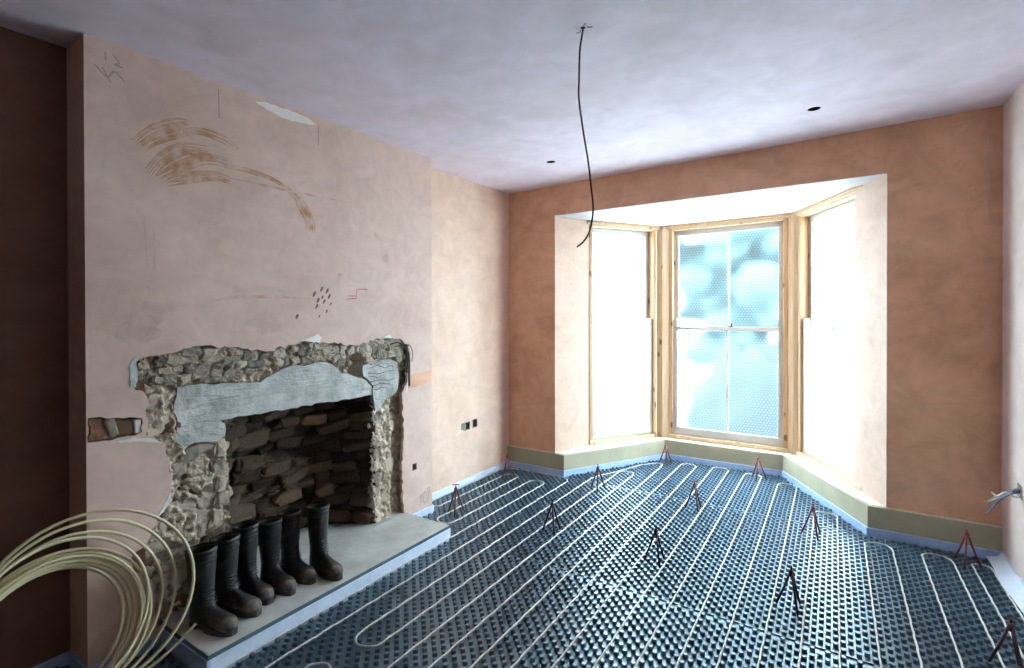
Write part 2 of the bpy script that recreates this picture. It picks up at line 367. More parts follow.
# bay soffit, deck, plinth
BAY = [(OX1 - .02, YW + .01), (OX2 + .02, YW + .01), (.62, 4.75), (-.14, 5.80), (-1.80, 5.80), (-2.50, 4.85)]
prism('ceiling_bay', [(OX1 - .02, YW + .30), (OX2 + .02, YW + .30), (.62, 4.75), (-.14, 5.80), (-1.80, 5.80), (-2.50, 4.85)], [], fXY, 2.522, 2.66, m_soffit,
      kind=ST, label='white soffit over the bay window', cat='ceiling')
YP = 4.254
PB = [(-2.81, YP), (-2.1635, YP), (-1.526, 5.381), (-.404, 5.384), (.2017, YP), (.887, YP)]
def offset_path(path, d):
    out = []
    for i, p in enumerate(path):
        p = Vector(p); ns = []
        if i > 0: e = (p - Vector(path[i - 1])).normalized(); ns.append(Vector((-e.y, e.x)))
        if i < len(path) - 1: e = (Vector(path[i + 1]) - p).normalized(); ns.append(Vector((-e.y, e.x)))
        if len(ns) == 1: out.append(p + ns[0] * d)
        else:
            b = (ns[0] + ns[1]).normalized(); out.append(p + b * (d / b.dot(ns[0])))
    return [(q.x, q.y) for q in out]
PB2 = offset_path(PB, .022)
ZP = .209
plinth = empty('baseboard_bay', (0, 0, 0), kind=ST, label='khaki board plinth running under the bay window', cat='plinth')
for i in range(5):
    q = [PB[i], PB[i + 1], PB2[i + 1], PB2[i]]
    prism('board', q, [], fXY, .045, ZP - .004, m_plinth, plinth)
# edge foam along the plinth, in its shaded blue
PF = offset_path(PB, -.010)
PF[0] = (XF, PF[0][1]); PF[-1] = (XR, PF[-1][1])
strip = empty('trim_1', (0, 0, 0), kind=ST, label='blue edge insulation strip along the foot of the bay plinth', cat='trim')
for i in range(5):
    prism('foam_strip', [PF[i], PF[i + 1], PB[i + 1], PB[i]], [], fXY, -.02, .058, m_film, strip)
# deck (sill board) between plinth and windows, and solid base under it
deck_poly = [PB2[1], PB2[2], PB2[3], PB2[4], (OX2 + .05, YP + .022), (OX2 + .05, YW + .03), (.62, 4.75), (-.14, 5.80), (-1.80, 5.80), (-2.50, 4.85), (OX1 - .05, YW + .03), (OX1 - .05, YP + .022)]
prism('window_sill', deck_poly, [], fXY, -.1, ZP, m_sill, kind=ST, label='pale window sill board filling the foot of the bay', cat='window sill')
bpy.data.objects['window_sill'].name = 'trim_2'
for (x0, x1) in ((-2.81, OX1 - .05), (OX2 + .05, XR)):
    box('trim_3', (x0, YP - .0, ZP - .004), (x1, YW + .01, ZP), m_sill, kind=ST, label='thin pale ledge on top of the plinth, %s of the bay' % ('left' if x0 < -1 else 'right'), cat='ledge')

# foam strips along the side walls and round the breast
def zstrip(name, pts, h, t, mat, label):
    o = offset_path(pts, t); s = empty(name, (0, 0, 0), kind=ST, label=label, cat='trim')
    for i in range(len(pts) - 1):
        prism('foam_strip', [pts[i], pts[i + 1], o[i + 1], o[i]], [], fXY, -.02, h, mat, s)
    return s
zstrip('trim_4', [(XF, PF[0][1]), (XF, YC2), (XC, YC2), (XC, 2.64)], .058, .010, m_foam, 'white blue edge insulation strip along the peach left wall')
zstrip('trim_5', [(XR, YN), (XR, PF[-1][1])], .062, .012, m_foam, 'pale blue edge insulation strip along the right wall')
zstrip('trim_6', [(XC, 1.04), (XC, YC1), (XN, YC1), (XN, YN)], .05, .010, m_film, 'blue edge insulation strip round the near chimney corner')
# loose film skirt of the right strip lying over the panels
V = []; F = []
for i in range(60):
    y = -1.0 + i * (4.23 + 1.0) / 59
    a = .085 + .02 * noise.noise((y * 3, 0, 0)); V += [(XR - .012, y, .052), (XR - .03, y, .034 + .004 * noise.noise((y * 9, 3, 0))), (XR - a, y, .0225)]
    if i: b = (i - 1) * 3; F += [(b, b + 1, b + 4, b + 3), (b + 1, b + 2, b + 5, b + 4)]
obj('foam_skirt', V, F, m_foam, bpy.data.objects['trim_5'], True)

# ------------------------------------------------------------------ windows
def lframe(A, B):
    A = Vector((*A, 0)); B = Vector((*B, 0)); U = (B - A).normalized(); N = Vector((-U.y, U.x, 0)); return A, U, N, (B - A).length
def lbox(name, fr, u, w_, z, mat, parent, bevel=.003):
    A, U, N, W = fr
    v = [A + U * uu + N * ww + Vector((0, 0, zz)) for zz in z for (uu, ww) in ((u[0], w_[0]), (u[1], w_[0]), (u[1], w_[1]), (u[0], w_[1]))]
    return link(bpy.data.objects.new(name, bevelled(name, v, mat, bevel)), parent)
def lprofile(name, fr, pts, w_, mat, parent):
    A, U, N, W = fr
    return prism(name, pts, [], lambda a, b, d: tuple(A + U * a + N * d + Vector((0, 0, b))), w_[0], w_[1], mat, parent)
def film(name, fr, u, w_, z, mat, parent):
    A, U, N, W = fr
    v = [A + U * uu + N * w_ + Vector((0, 0, zz)) for uu, zz in ((u[0], z[0]), (u[1], z[0]), (u[1], z[1]), (u[0], z[1]))]
    me = mesh(name, v, [(0, 1, 2, 3)], mat); uvl = me.uv_layers.new(name='UVMap')
    for k, (uu, zz) in enumerate(((u[0], z[0]), (u[1], z[0]), (u[1], z[1]), (u[0], z[1]))): uvl.data[k].uv = (uu, zz)
    return link(bpy.data.objects.new(name, me), parent)
def sash_window(name, A, B, bar, wrap, label):
    fr = lframe(A, B); W = fr[3]
    root = empty(name, (0, 0, 0), kind=ST, label=label, cat='window')
    J = .042; S = .046; z0, z1 = ZP, 2.522
    for u in ((0, J), (W - J, W)):
        lbox('jamb', fr, u, (.0, .15), (z0, z1), m_pine, root)
        s = u[0] + J if u[0] == 0 else u[0]
        lbox('parting_bead', fr, (s - .001, s + .012) if u[0] == 0 else (s - .012, s + .001), (.072, .078), (z0 + .05, z1 - .06), m_pine, root, 0)
    lbox('head', fr, (J, W - J), (.0, .15), (2.47, z1), m_pine_pale, root)
    lbox('head_trim', fr, (-.03, W + .03), (-.016, -.001), (2.485, z1), m_pine_pale, root)
    lbox('head_trim', fr, (-.02, W + .02), (-.034, -.017), (2.503, z1), m_pine, root)
    lbox('sill_bead', fr, (0, W), (-.014, .15), (z0, z0 + .042), m_pine_pale, root)
    zm = 1.405
    lo = lbox('lower_sash', fr, (J, W - J), (.024, .068), (z0 + .042, z0 + .125), m_sash, root, .004)     # bottom rail carries the sash
    for a, b in ((J, J + S), (W - J - S, W - J)):
        lbox('stile', fr, (a, b), (.024, .068), (z0 + .125, zm + .02), m_sash, lo)
        c = (a + b) / 2; h = S / 2
        lprofile('horn', fr, [(c - h, zm + .0201), (c + h, zm + .0201), (c + h, zm + .085), (c + h * .5, zm + .108), (c - h * .5, zm + .108), (c - h, zm + .085)], (.024, .068), m_sash, lo)
    lbox('meeting_rail', fr, (J + S, W - J - S), (.024, .068), (zm - .022, zm + .02), m_sash, lo)
    hi = lbox('upper_sash', fr, (J, W - J), (.080, .122), (2.415, 2.47), m_sash, root, .004)
    for a, b in ((J, J + S), (W - J - S, W - J)): lbox('stile', fr, (a, b), (.080, .122), (zm - .02, 2.415), m_sash, hi)
    lbox('meeting_rail', fr, (J + S, W - J - S), (.080, .122), (zm - .022, zm + .018), m_sash, hi)
    spans = [(J + S, W - J - S)]
    if bar:
        c = W / 2 + .02; spans = [(J + S, c - .011), (c + .011, W - J - S)]
        lbox('glazing_bar', fr, (c - .011, c + .011), (.028, .064), (z0 + .125, zm - .022), m_sash, lo, .004)
        lbox('glazing_bar', fr, (c - .011, c + .011), (.084, .118), (zm + .018, 2.415), m_sash, hi, .004)
    for a, b in spans:
        lbox('pane', fr, (a, b), (.045, .048), (z0 + .125, zm - .022), m_glass, lo, 0)
        lbox('pane', fr, (a, b), (.101, .104), (zm + .018, 2.415), m_glass, hi, 0)
        film('bubble_wrap', fr, (a, b), .054, (z0 + .125, zm - .022), wrap, lo)
        film('bubble_wrap', fr, (a, b), .110, (zm + .018, 2.415), wrap, hi)
    # catch on the meeting rail and two sash lifts
    cu = W / 2 + .05 if bar else W / 2
    ct = lbox('sash_catch', fr, (cu - .022, cu + .022), (.03, .06), (zm + .0201, zm + .030), m_brass, lo)
    lbox('catch_lever', fr, (cu + .002, cu + .016), (.035, .047), (zm + .030, zm + .058), m_brass, lo)
    for uu in (W * .28, W * .74): lbox('sash_lift', fr, (uu - .012, uu + .012), (.012, .024), (z0 + .066, z0 + .078), m_sash, lo, .003)
    return fr
WA = sash_window('window_1', (-2.115, 4.735), (-1.635, 5.452), False, m_wrap_bright, 'left slanting sash window of the bay, panes blown out white')
WB = sash_window('window_2', (-1.515, 5.490), (-.372, 5.490), True, m_wrap, 'middle sash window of the bay with four bubble wrapped panes')
WC = sash_window('window_3', (-.285, 5.455), (.190, 4.585), False, m_wrap_bright, 'right slanting sash window of the bay beside the pale reveal')
# corner posts between the windows: two facing boards with a core each
def post(name, P1, P2, P3, label):
    r_ = empty(name, (0, 0, 0), kind=ST, label=label, cat='window post')
    (x1, y1), (x2, y2), (x3, y3) = P1, P2, P3
    prism('post_board', [P1, P2, (x2 * .9 + x3 * .1 if False else x2, y2 + .05), (x1, y1 + .12)], [], fXY, ZP, 2.522, m_pine, r_)
    prism('post_board', [P2, P3, (x3, y3 + .12), (x2, y2 + .05)], [], fXY, ZP, 2.522, m_pine_pale, r_)
    return r_
post('trim_7', (-1.634, 5.453), (-1.573, 5.452), (-1.516, 5.491), 'pine corner post between the left and middle bay windows')
post('trim_8', (-.371, 5.491), (-.325, 5.458), (-.284, 5.456), 'knotty pine corner post between the middle and right bay windows')
prism('post_core', [(-1.634, 5.57), (-1.516, 5.60), (-1.516, 5.74), (-1.80, 5.74)], [], fXY, ZP, 2.522, m_pine, bpy.data.objects['trim_7'])
prism('post_core', [(-.371, 5.60), (-.284, 5.57), (-.10, 5.74), (-.371, 5.74)], [], fXY, ZP, 2.522, m_pine, bpy.data.objects['trim_8'])
# light portals so the sky is sampled through the panes (they give off no light themselves)
for fr in (WA, WB, WC):
    A, U, N, W = fr
    ld = bpy.data.lights.new('window_portal', 'AREA'); ld.shape = 'RECTANGLE'; ld.size = W - .1; ld.size_y = 2.22; ld.energy = 1; ld.cycles.is_portal = True
    lo_ = bpy.data.objects.new('window_portal', ld); COL.objects.link(lo_)
    z_ = N; x_ = U; y_ = z_.cross(x_)
    mm = Matrix((x_, y_, z_)).transposed().to_4x4(); mm.translation = A + U * (W / 2) + N * .17 + Vector((0, 0, 1.37)); lo_.matrix_world = mm

# ================================================================== CHIMNEY BREAST AND FIREPLACE
breast = empty('wall_chimney', (0, 0, 0), kind=ST, label='pink plastered chimney breast hacked open around a rubble fireplace', cat='chimney breast')
O = [(1.03, .080), (1.02, .30), (.94, .40), (.935, .455), (1.0, .50), (1.055, .61), (1.096, .694), (1.091, .823), (1.074, .936), (.992, .995), (1.002, 1.057), (.995, 1.173),
     (.945, 1.219), (.945, 1.323), (1.003, 1.35), (1.106, 1.358), (1.226, 1.385), (1.367, 1.368), (1.584, 1.34), (1.815, 1.386), (1.954, 1.368), (2.152, 1.347),
     (2.436, 1.382), (2.599, 1.362), (2.68, 1.285), (2.648, 1.044), (2.597, .976), (2.616, .659), (2.595, .423), (2.614, .080)]
Oj = jag(O, .022, .010, 3, lambda a, b: abs(a.y - .080) < .001 and abs(b.y - .080) < .001)
DADO = jag([(.785, .998), (.86, .992), (.95, .996), (.978, 1.006), (.978, 1.07), (.95, 1.078), (.888, 1.088), (.785, 1.104)], .02, .005, 5)
BOX = rect(2.700, 2.748, .380, .432)
PLT = .026
prism('plaster_face', [(YC1, -.03), (YC2, -.03), (YC2, ceil_z(XC, YC2) + .02), (YC1, ceil_z(XC, YC1) + .02)], [Oj, DADO, BOX], fYZ, XC - PLT, XC, m_breast, breast)
# brick body behind the skim: side returns and the face under the dado strip
core_hole = [(.93, .05), (2.70, .05), (2.70, 1.40), (.93, 1.40)]
prism('brick_face', [(YC1 + .012, -.03), (YC2 - .012, -.03), (YC2 - .012, 2.76), (YC1 + .012, 2.73)], [[(1.0, .05), (2.69, .05), (2.69, 1.395), (1.0, 1.395)], rect(2.700, 2.748, .380, .432)], fYZ, XC - .20, XC - PLT - .004, m_brick, breast)
box('return_face', (XN - .02, YC1, -.03), (XC - PLT + .0005, YC1 + .012, 2.72), m_breast, breast)
box('return_face', (XF - .02, YC2 - .012, -.03), (XC - PLT + .0005, YC2, 2.79), m_wall_pink, breast)
# rubble core: rough mortar surface with the fire opening left out
OPEN = [(1.365, .0), (1.385, .5), (1.39, .72), (1.355, .87), (1.345, 1.0), (2.36, 1.0), (2.35, .6), (2.37, .0)]
def fbm(p, o=4): return noise.fractal(Vector(p), .9, 2.1, o)
LIN = [(1.34, .992), (1.75, .992), (2.10, .992), (2.352, .993), (2.352, 1.05), (2.30, 1.10), (2.24, 1.12), (2.16, 1.155), (2.10, 1.165), (2.06, 1.215), (1.98, 1.245), (1.88, 1.255), (1.76, 1.245), (1.66, 1.215),
       (1.56, 1.165), (1.45, 1.175), (1.35, 1.185), (1.22, 1.19), (1.14, 1.185), (1.125, 1.10), (1.14, 1.0), (1.135, .92), (1.16, .895), (1.25, .90), (1.31, .88), (1.365, .905), (1.365, .97)]
PAD = [(2.358, .97), (2.38, .89), (2.42, .885), (2.47, .94), (2.54, .96), (2.585, 1.0), (2.60, 1.10), (2.595, 1.20), (2.52, 1.225), (2.42, 1.225), (2.33, 1.215), (2.27, 1.20), (2.275, 1.13), (2.33, 1.09), (2.362, 1.05)]
LINBIG = LIN
step = .0065; ny = int((2.74 - .90) / step); nz = int((1.42 - .04) / step)
V = []; idx = {}; F = []
Obig = O
for j in range(nz + 1):
    for i in range(ny + 1):
        y = .90 + i * step; z = .04 + j * step
        d = -.050 + .024 * fbm((y * 9, z * 9, 1.7)) + .026 * fbm((y * 34, z * 34, 4.2), 4)
        if y > 2.52: d -= .035 * min(1, (y - 2.52) / .03)          # deep groove beside the right jamb
        if .94 < z < 1.3 and 2.16 < y < 2.27 and z > 1.13: d -= .09  # broken-out pocket over the lintel
        if inside((y, z), LINBIG) or inside((y, z), PAD): d = min(d, -.085)
        idx[i, j] = len(V); V.append((XC + min(d, -.014), y + .004 * fbm((y * 20, z * 20, 9)), z + .004 * fbm((y * 20, z * 20, 19))))
for j in range(nz):
    for i in range(ny):
        c = (.90 + (i + .5) * step, .04 + (j + .5) * step)
        if inside(c, OPEN): continue
        F.append((idx[i, j], idx[i + 1, j], idx[i + 1, j + 1], idx[i, j + 1]))
core = obj('rubble_core', V, F, m_core, breast, True)
# firebox lining: jambs, cheeks and back as one rough shell
path = [(-2.68, 1.335), (-2.715, 1.372), (-2.98, 1.44), (-3.03, 1.60), (-3.03, 2.05), (-2.97, 2.19), (-2.70, 2.355), (-2.68, 2.385)]
pp = []
for i in range(len(path) - 1):
    a = Vector(path[i]); b = Vector(path[i + 1]); n = max(1, int((b - a).length / .016))
    pp += [a + (b - a) * (k / n) for k in range(n)]
pp.append(Vector(path[-1])); V = []; F = []; rows = 90
for j in range(rows + 1):
    z = .04 + j * (1.62 - .04) / rows
    for k, p in enumerate(pp):
        t = pp[min(k + 1, len(pp) - 1)] - pp[max(k - 1, 0)]; nrm = Vector((t.y, -t.x)).normalized()
        d = .042 * fbm((p.x * 6, p.y * 6, z * 13)) + .012 * fbm((p.x * 25, p.y * 25, z * 40), 3)
        e = min(k, len(pp) - 1 - k); d *= min(1, e / 4)
        V.append((p.x + nrm.x * d, p.y + nrm.y * d, z))
m_ = len(pp)
for j in range(rows):
    for k in range(m_ - 1): F.append((j * m_ + k, j * m_ + k + 1, (j + 1) * m_ + k + 1, (j + 1) * m_ + k))
obj('firebox_lining', V, F, m_soot, breast, True)
box('flue_cap', (-3.1, 1.25, 1.60), (-2.70, 2.5, 1.66), m_soot, breast)
# lintel and cement pads
def slab(name, poly, seed, front, thick, mat, amp=.006):
    pj = jag(poly, .03, .006, seed)
    o = prism(name, pj, [], fYZ, XC + front - thick, XC + front, mat, breast)
    bm = bmesh.new(); bm.from_mesh(o.data)
    bmesh.ops.triangulate(bm, faces=bm.faces)
    for it in range(3): bmesh.ops.subdivide_edges(bm, edges=[e for e in bm.edges if e.calc_length() > .045], cuts=1, use_grid_fill=False); bmesh.ops.triangulate(bm, faces=bm.faces)
    for v in bm.verts:
        p = v.co.copy()
        if p.x > XC + front - thick * .5: v.co.x += amp * fbm((p.y * 7, p.z * 9, seed), 4) + .5 * amp * fbm((p.y * 30, p.z * 30, seed), 3)
    bmesh.ops.recalc_face_normals(bm, faces=bm.faces)
    bm.to_mesh(o.data); bm.free(); return o
lin = slab('concrete_lintel', LIN, 11, -.042, .16, m_lintel); lin['label'] = 'smooth grey cement lintel'
pad = slab('cement_pad', PAD, 12, -.036, .14, m_lintel); pad['label'] = 'scored grey cement pad'
for z, y0, y1 in ((1.185, 2.30, 2.44), (1.175, 2.44, 2.55), (1.14, 2.31, 2.54), (1.115, 2.33, 2.45), (1.085, 2.33, 2.56), (1.06, 2.36, 2.5), (1.03, 2.37, 2.48)):
    tube('score_line', [(XC - .029, y0 + (y1 - y0) * t / 8, z + .006 * math.sin(t * .9 + z * 40)) for t in range(9)], .0016, m_dark, pad, 5)
# stones
def rock_mesh(seed, mat, boxy=.7, sub=2):
    rnd = random.Random(seed); bm = bmesh.new(); bmesh.ops.create_icosphere(bm, subdivisions=sub, radius=1)
    off = Vector((rnd.uniform(-50, 50), rnd.uniform(-50, 50), rnd.uniform(-50, 50)))
    for v in bm.verts:
        c = v.co.copy(); q = Vector([math.copysign(abs(x) ** boxy, x) for x in c])
        v.co = q * (1 + .30 * noise.noise(c * 1.3 + off) + .22 * noise.noise(c * 3.1 + off) + .12 * noise.noise(c * 7 + off))
    me = bpy.data.meshes.new('stone'); bm.to_mesh(me); bm.free(); me.materials.append(mat)
    me.polygons.foreach_set('use_smooth', [False] * len(me.polygons)); return me
ROCK = {k: [rock_mesh(100 * n + s, m, b, 3) for s in range(7)] for n, (k, m, b) in enumerate((('pale', m_stone_pale, .5), ('grey', m_stone_grey, .55), ('fire', m_stone_fire, .4), ('rust', m_stone_rust, .5)))}
def stone(kind, loc, size, rot, name='stone'):
    o = bpy.data.objects.new(name, random.choice(ROCK[kind])); o.location = loc; o.scale = size; o.rotation_euler = rot
    return link(o, breast)
rnd = random.Random(21); random.seed(21)
LP = [LIN, PAD]
def clear_of(p, polys, m):
    for q in polys:
        for dx, dz in ((0, 0), (m, 0), (-m, 0), (0, m), (0, -m)):
            if inside((p[0] + dx, p[1] + dz), q): return False
    return True
nst = 0
row = 0; z = .13
while z < 1.37:
    y = .92 + (row % 2) * .04
    while y < 2.66:
        yy = y + rnd.uniform(-.016, .016); zz = z + rnd.uniform(-.012, .012)
        if inside((yy, zz), O) and clear_of((yy, zz), LP, .012) and clear_of((yy, zz), [OPEN], .026):
            upper = zz > 1.20; right = yy > 2.36 and zz < .98
            if right and (yy > 2.525 or rnd.random() < .65): y += .07; continue            # the groove stays empty
            if 2.16 < yy < 2.27 and 1.15 < zz < 1.30: y += .07; continue
            if 1.50 < yy < 1.66 and 1.19 < zz < 1.245: y += .07; continue
            k = rnd.choice(['grey', 'grey', 'pale', 'pale']) if upper else ('pale' if right or rnd.random() < .5 else rnd.choice(['grey', 'rust', 'pale']))
            s = rnd.uniform(.8, 1.2) * (.026 if upper else .040)
            dpt = .030 if upper else .026
            stone(k, (XC - (.052 if upper else .074) + rnd.uniform(-.012, .008), yy, zz), (dpt, s * rnd.uniform(1.0, 1.5), s * rnd.uniform(.75, 1.1)), (rnd.uniform(-.5, .5), rnd.uniform(-.2, .2), rnd.uniform(-.2, .2)))
            nst += 1
        y += .052 if zz > 1.2 else .078
    z += .042 if z > 1.15 else .066; row += 1
# firebox stones laid in thin uneven courses
lens = [0]
for k in range(1, len(pp)): lens.append(lens[-1] + (pp[k] - pp[k - 1]).length)
def on_path(s):
    for k in range(1, len(pp)):
        if lens[k] >= s:
            t = (s - lens[k - 1]) / max(1e-6, lens[k] - lens[k - 1]); p = pp[k - 1].lerp(pp[k], t); tg = (pp[min(k + 2, len(pp) - 1)] - pp[max(k - 3, 0)]).normalized(); return p, tg
    return pp[-1], (pp[-1] - pp[-2]).normalized()
z = .12; r_i = 0
while z < 1.02:
    s = .09 + (r_i % 2) * .05; h = rnd.uniform(.024, .040)
    while s < lens[-1] - .08:
        l = rnd.uniform(.045, .105); p, tg = on_path(s + l)
        if s + l > lens[-1] - .07: break
        ang = math.atan2(tg.y, tg.x); nrm = Vector((tg.y, -tg.x))
        k = 'rust' if rnd.random() < .06 else ('grey' if (s < .35 and rnd.random() < .35) else 'fire')
        q = p + nrm * rnd.uniform(-.012, .018)
        if rnd.random() > .12: stone(k, (q.x, q.y, z + h + rnd.uniform(-.01, .01)), (l * rnd.uniform(.8, 1.1), rnd.uniform(.018, .055), h * rnd.uniform(.7, 1.35)), (rnd.uniform(-.4, .4), rnd.uniform(-.34, .14), ang + rnd.uniform(-.2, .2)))
        s += 2 * l + .006
    z += 2 * h + .004; r_i += 1
# jamb-edge stones of the fire opening (quoins)
for zz in [.14 + .088 * i for i in range(10)]:
    for yy, kk in ((1.335, 'pale'), (2.40, 'pale')):
        if zz < .90: stone(kk if rnd.random() < .7 else 'grey', (XC - (.070 if yy < 2 else .078), yy + rnd.uniform(-.012, .012), zz + rnd.uniform(-.01, .01)), (.042, rnd.uniform(.030, .045), .042), (rnd.uniform(-.2, .2), 0, rnd.uniform(-.2, .2)))
# dado remains: cement blob, white block
stone('grey', (XC - .014, .868, 1.05), (.016, .020, .042), (.3, 0, 0), 'cement_blob'); stone('rust', (XC - .018, .915, 1.035), (.012, .035, .03), (.1, 0, 0), 'brick_lump')
prism('brick_remains', jag([(.792, 1.004), (.86, .999), (.928, 1.002), (.930, 1.074), (.888, 1.080), (.792, 1.094)], .015, .006, 15), [], fYZ, XC - .030, XC - .010, m_brick, breast)
for k_, pl in enumerate(([(1.77, 1.388), (1.83, 1.402), (1.90, 1.425), (1.925, 1.40), (1.90, 1.372), (1.82, 1.385)], [(2.42, 1.385), (2.47, 1.41), (2.50, 1.378)], [(.934, 1.21), (.956, 1.215), (.962, 1.27), (.958, 1.33), (.99, 1.352), (.955, 1.352), (.932, 1.32)], [(1.035, .60), (1.075, .665), (1.088, .69), (1.10, .66), (1.06, .615)], [(.86, .982), (.95, .99), (1.03, .962), (1.06, .94), (.98, .962)])):
    prism('plaster_chip', jag(pl, .012, .003, 40 + k_), [], fYZ, XC - .006, XC + .003, m_white if k_ != 2 else m_lintel, breast)
box('filler_block', (XC - .03, .952, 1.004), (XC - .004, .977, 1.066), m_white, breast, .003)
box('gap_shade', (XC - .0285, .935, 1.052), (XC - .022, .951, 1.076), m_dark, breast)  # solid near-black box painted in for the shade of a gap
# flat marks on the breast
RIB = [0]
def ribbon(name, pts, wd, mat, parent=breast, taper=True, lift=.0003, edge=0.0):
    RIB[0] += 1; lift += RIB[0] * .00002
    P = spline([(0, a, b) for a, b in pts], 10); V = []; F = []; n = len(P)
    for i, p in enumerate(P):
        t = (P[min(i + 1, n - 1)] - P[max(i - 1, 0)]).normalized(); nn = Vector((0, -t.z, t.y))
        f_ = 1 if not taper else max(.25, min(1, 3.0 * min((i + 1) / n, (n - i) / n)))
        w1 = wd * f_ * (1 + .35 * noise.noise((p.y * 12, p.z * 12, wd * 100)))
        for s, dz in ((1, 0), (-1, 0)): V.append((XC + lift, (p + nn * s * w1 / 2).y, (p + nn * s * w1 / 2).z))
        if i: F.append((2 * i - 2, 2 * i - 1, 2 * i + 1, 2 * i))
    return obj(name, V, F, mat, parent)
for k, (pts, wd) in enumerate((([(0.955, 2.307), (1.032, 2.393), (1.135, 2.454), (1.183, 2.470)], .045), ([(0.973, 2.268), (1.022, 2.338), (1.114, 2.396), (1.224, 2.447), (1.342, 2.446), (1.417, 2.411)], .036),
        ([(1.011, 2.188), (1.072, 2.272), (1.156, 2.338), (1.269, 2.355)], .05), ([(1.051, 2.170), (1.134, 2.242), (1.246, 2.319), (1.366, 2.325)], .05), ([(1.082, 2.170), (1.178, 2.209), (1.292, 2.244), (1.378, 2.239)], .045),
        ([(1.341, 2.306), (1.470, 2.313), (1.609, 2.300), (1.730, 2.248), (1.826, 2.151), (1.865, 2.054)], .026), ([(1.75, 2.24), (1.80, 2.17), (1.85, 2.10), (1.845, 2.04)], .05))):
    rs = random.Random(k)
    for q in range(5):                       # brushed streaks side by side
        o_ = (q - 2) / 5 * wd * 1.15; P_ = []
        for i_, (a_, b_) in enumerate(pts):
            a2, b2 = pts[min(i_ + 1, len(pts) - 1)]; a1, b1 = pts[max(i_ - 1, 0)]; l_ = math.hypot(a2 - a1, b2 - b1)
            P_.append((a_ - (b2 - b1) / l_ * o_ + rs.uniform(-.006, .006), b_ + (a2 - a1) / l_ * o_ + rs.uniform(-.006, .006)))
        ribbon('clay_smear', P_, wd / 3.6 * rs.uniform(.7, 1.2), m_smear, lift=.0002 + .00004 * (5 * k + q))
ribbon('clay_line', [(1.366, 2.249), (1.524, 2.253), (1.699, 2.256), (1.894, 2.262), (2.113, 2.271)], .014, m_smear_thin, lift=.0018)
ribbon('clay_line', [(1.254, 1.601), (1.388, 1.630), (1.577, 1.642), (1.891, 1.638)], .020, m_smear_thin)
ribbon('clay_smear', [(2.34, 2.11), (2.42, 1.99), (2.47, 1.88)], .06, m_grime)
for pts, wd in (([(0.991, 1.981), (1.0, 1.8), (1.008, 1.622)], .008), ([(1.095, 1.999), (1.101, 1.812)], .007), ([(1.030, 1.919), (1.031, 1.394)], .012)): ribbon('grime_drip', pts, wd, m_grime)
for pts in ([(0.95, 1.509), (1.058, 1.566), (1.121, 1.602)], [(0.88, 1.433), (.95, 1.46), (1.06, 1.45)], [(1.3, 1.46), (1.5, 1.49), (1.75, 1.47)]): ribbon('grime_patch', pts, .10, m_grime)
for a, b in [(1.874, 1.667), (1.926, 1.699), (1.979, 1.656), (1.891, 1.593), (1.961, 1.563), (1.908, 1.533), (1.990, 1.610), (1.758, 1.532), (1.943, 1.624), (1.93, 1.65), (1.90, 1.63), (1.965, 1.69)]:
    q = .5 + .9 * abs(math.sin(a * 91 + b * 57)); ribbon('dark_fleck', [(a - .008 * q, b - .012 * q), (a, b + .004), (a + .006 * q, b + .012 * q)], .012 * q, m_fleck, taper=True)
ribbon('ochre_fleck', [(2.045, 1.785), (2.06, 1.795), (2.078, 1.787)], .03, m_smear)
WH = [(1.512, 2.698), (1.56, 2.712), (1.640, 2.718), (1.74, 2.720), (1.828, 2.718), (1.896, 2.696), (1.86, 2.685), (1.80, 2.672), (1.732, 2.663), (1.65, 2.665), (1.582, 2.675)]
prism('white_filler_patch', jag(WH, .02, .004, 8), [], fYZ, XC - .001, XC + .002, m_white, breast)
for pts in ([(0.814, 2.601), (0.857, 2.566), (0.883, 2.598), (0.919, 2.569)], [(1.319, 2.690), (1.323, 2.541)], [(1.906, 2.70), (1.905, 2.570)], [(.85, 2.67), (.853, 2.635)], [(.875, 2.672), (.90, 2.645), (.885, 2.63), (.915, 2.628)], [(.84, 2.60), (.87, 2.545)]):
    ribbon('pencil_mark', pts, .006, m_pencil, taper=False)
for pts in ([(2.11, 1.644), (2.189, 1.653)], [(2.189, 1.712), (2.28, 1.716)], [(2.189, 1.712), (2.189, 1.653)], [(2.12, 1.665), (2.18, 1.668)]): ribbon('red_mark', pts, .006, m_red, taper=False)
for pts in ([(2.775, .155), (2.80, .175), (2.795, .135), (2.775, .10)], [(2.835, .19), (2.815, .165), (2.82, .115), (2.845, .095)], [(2.855, .20), (2.885, .205), (2.875, .15), (2.86, .10)]): ribbon('pencil_mark', pts, .006, m_pencil, taper=False)
prism('bare_patch', jag([(2.665, 1.0), (2.915, 1.03), (2.915, 1.115), (2.70, 1.10), (2.67, 1.085)], .03, .006, 4), [], fYZ, XC - .001, XC + .001, m_wall_win, breast)
for pts in ([(2.655, 1.10), (2.648, 1.0), (2.63, .97)], ): ribbon('chip', pts, .012, m_white)
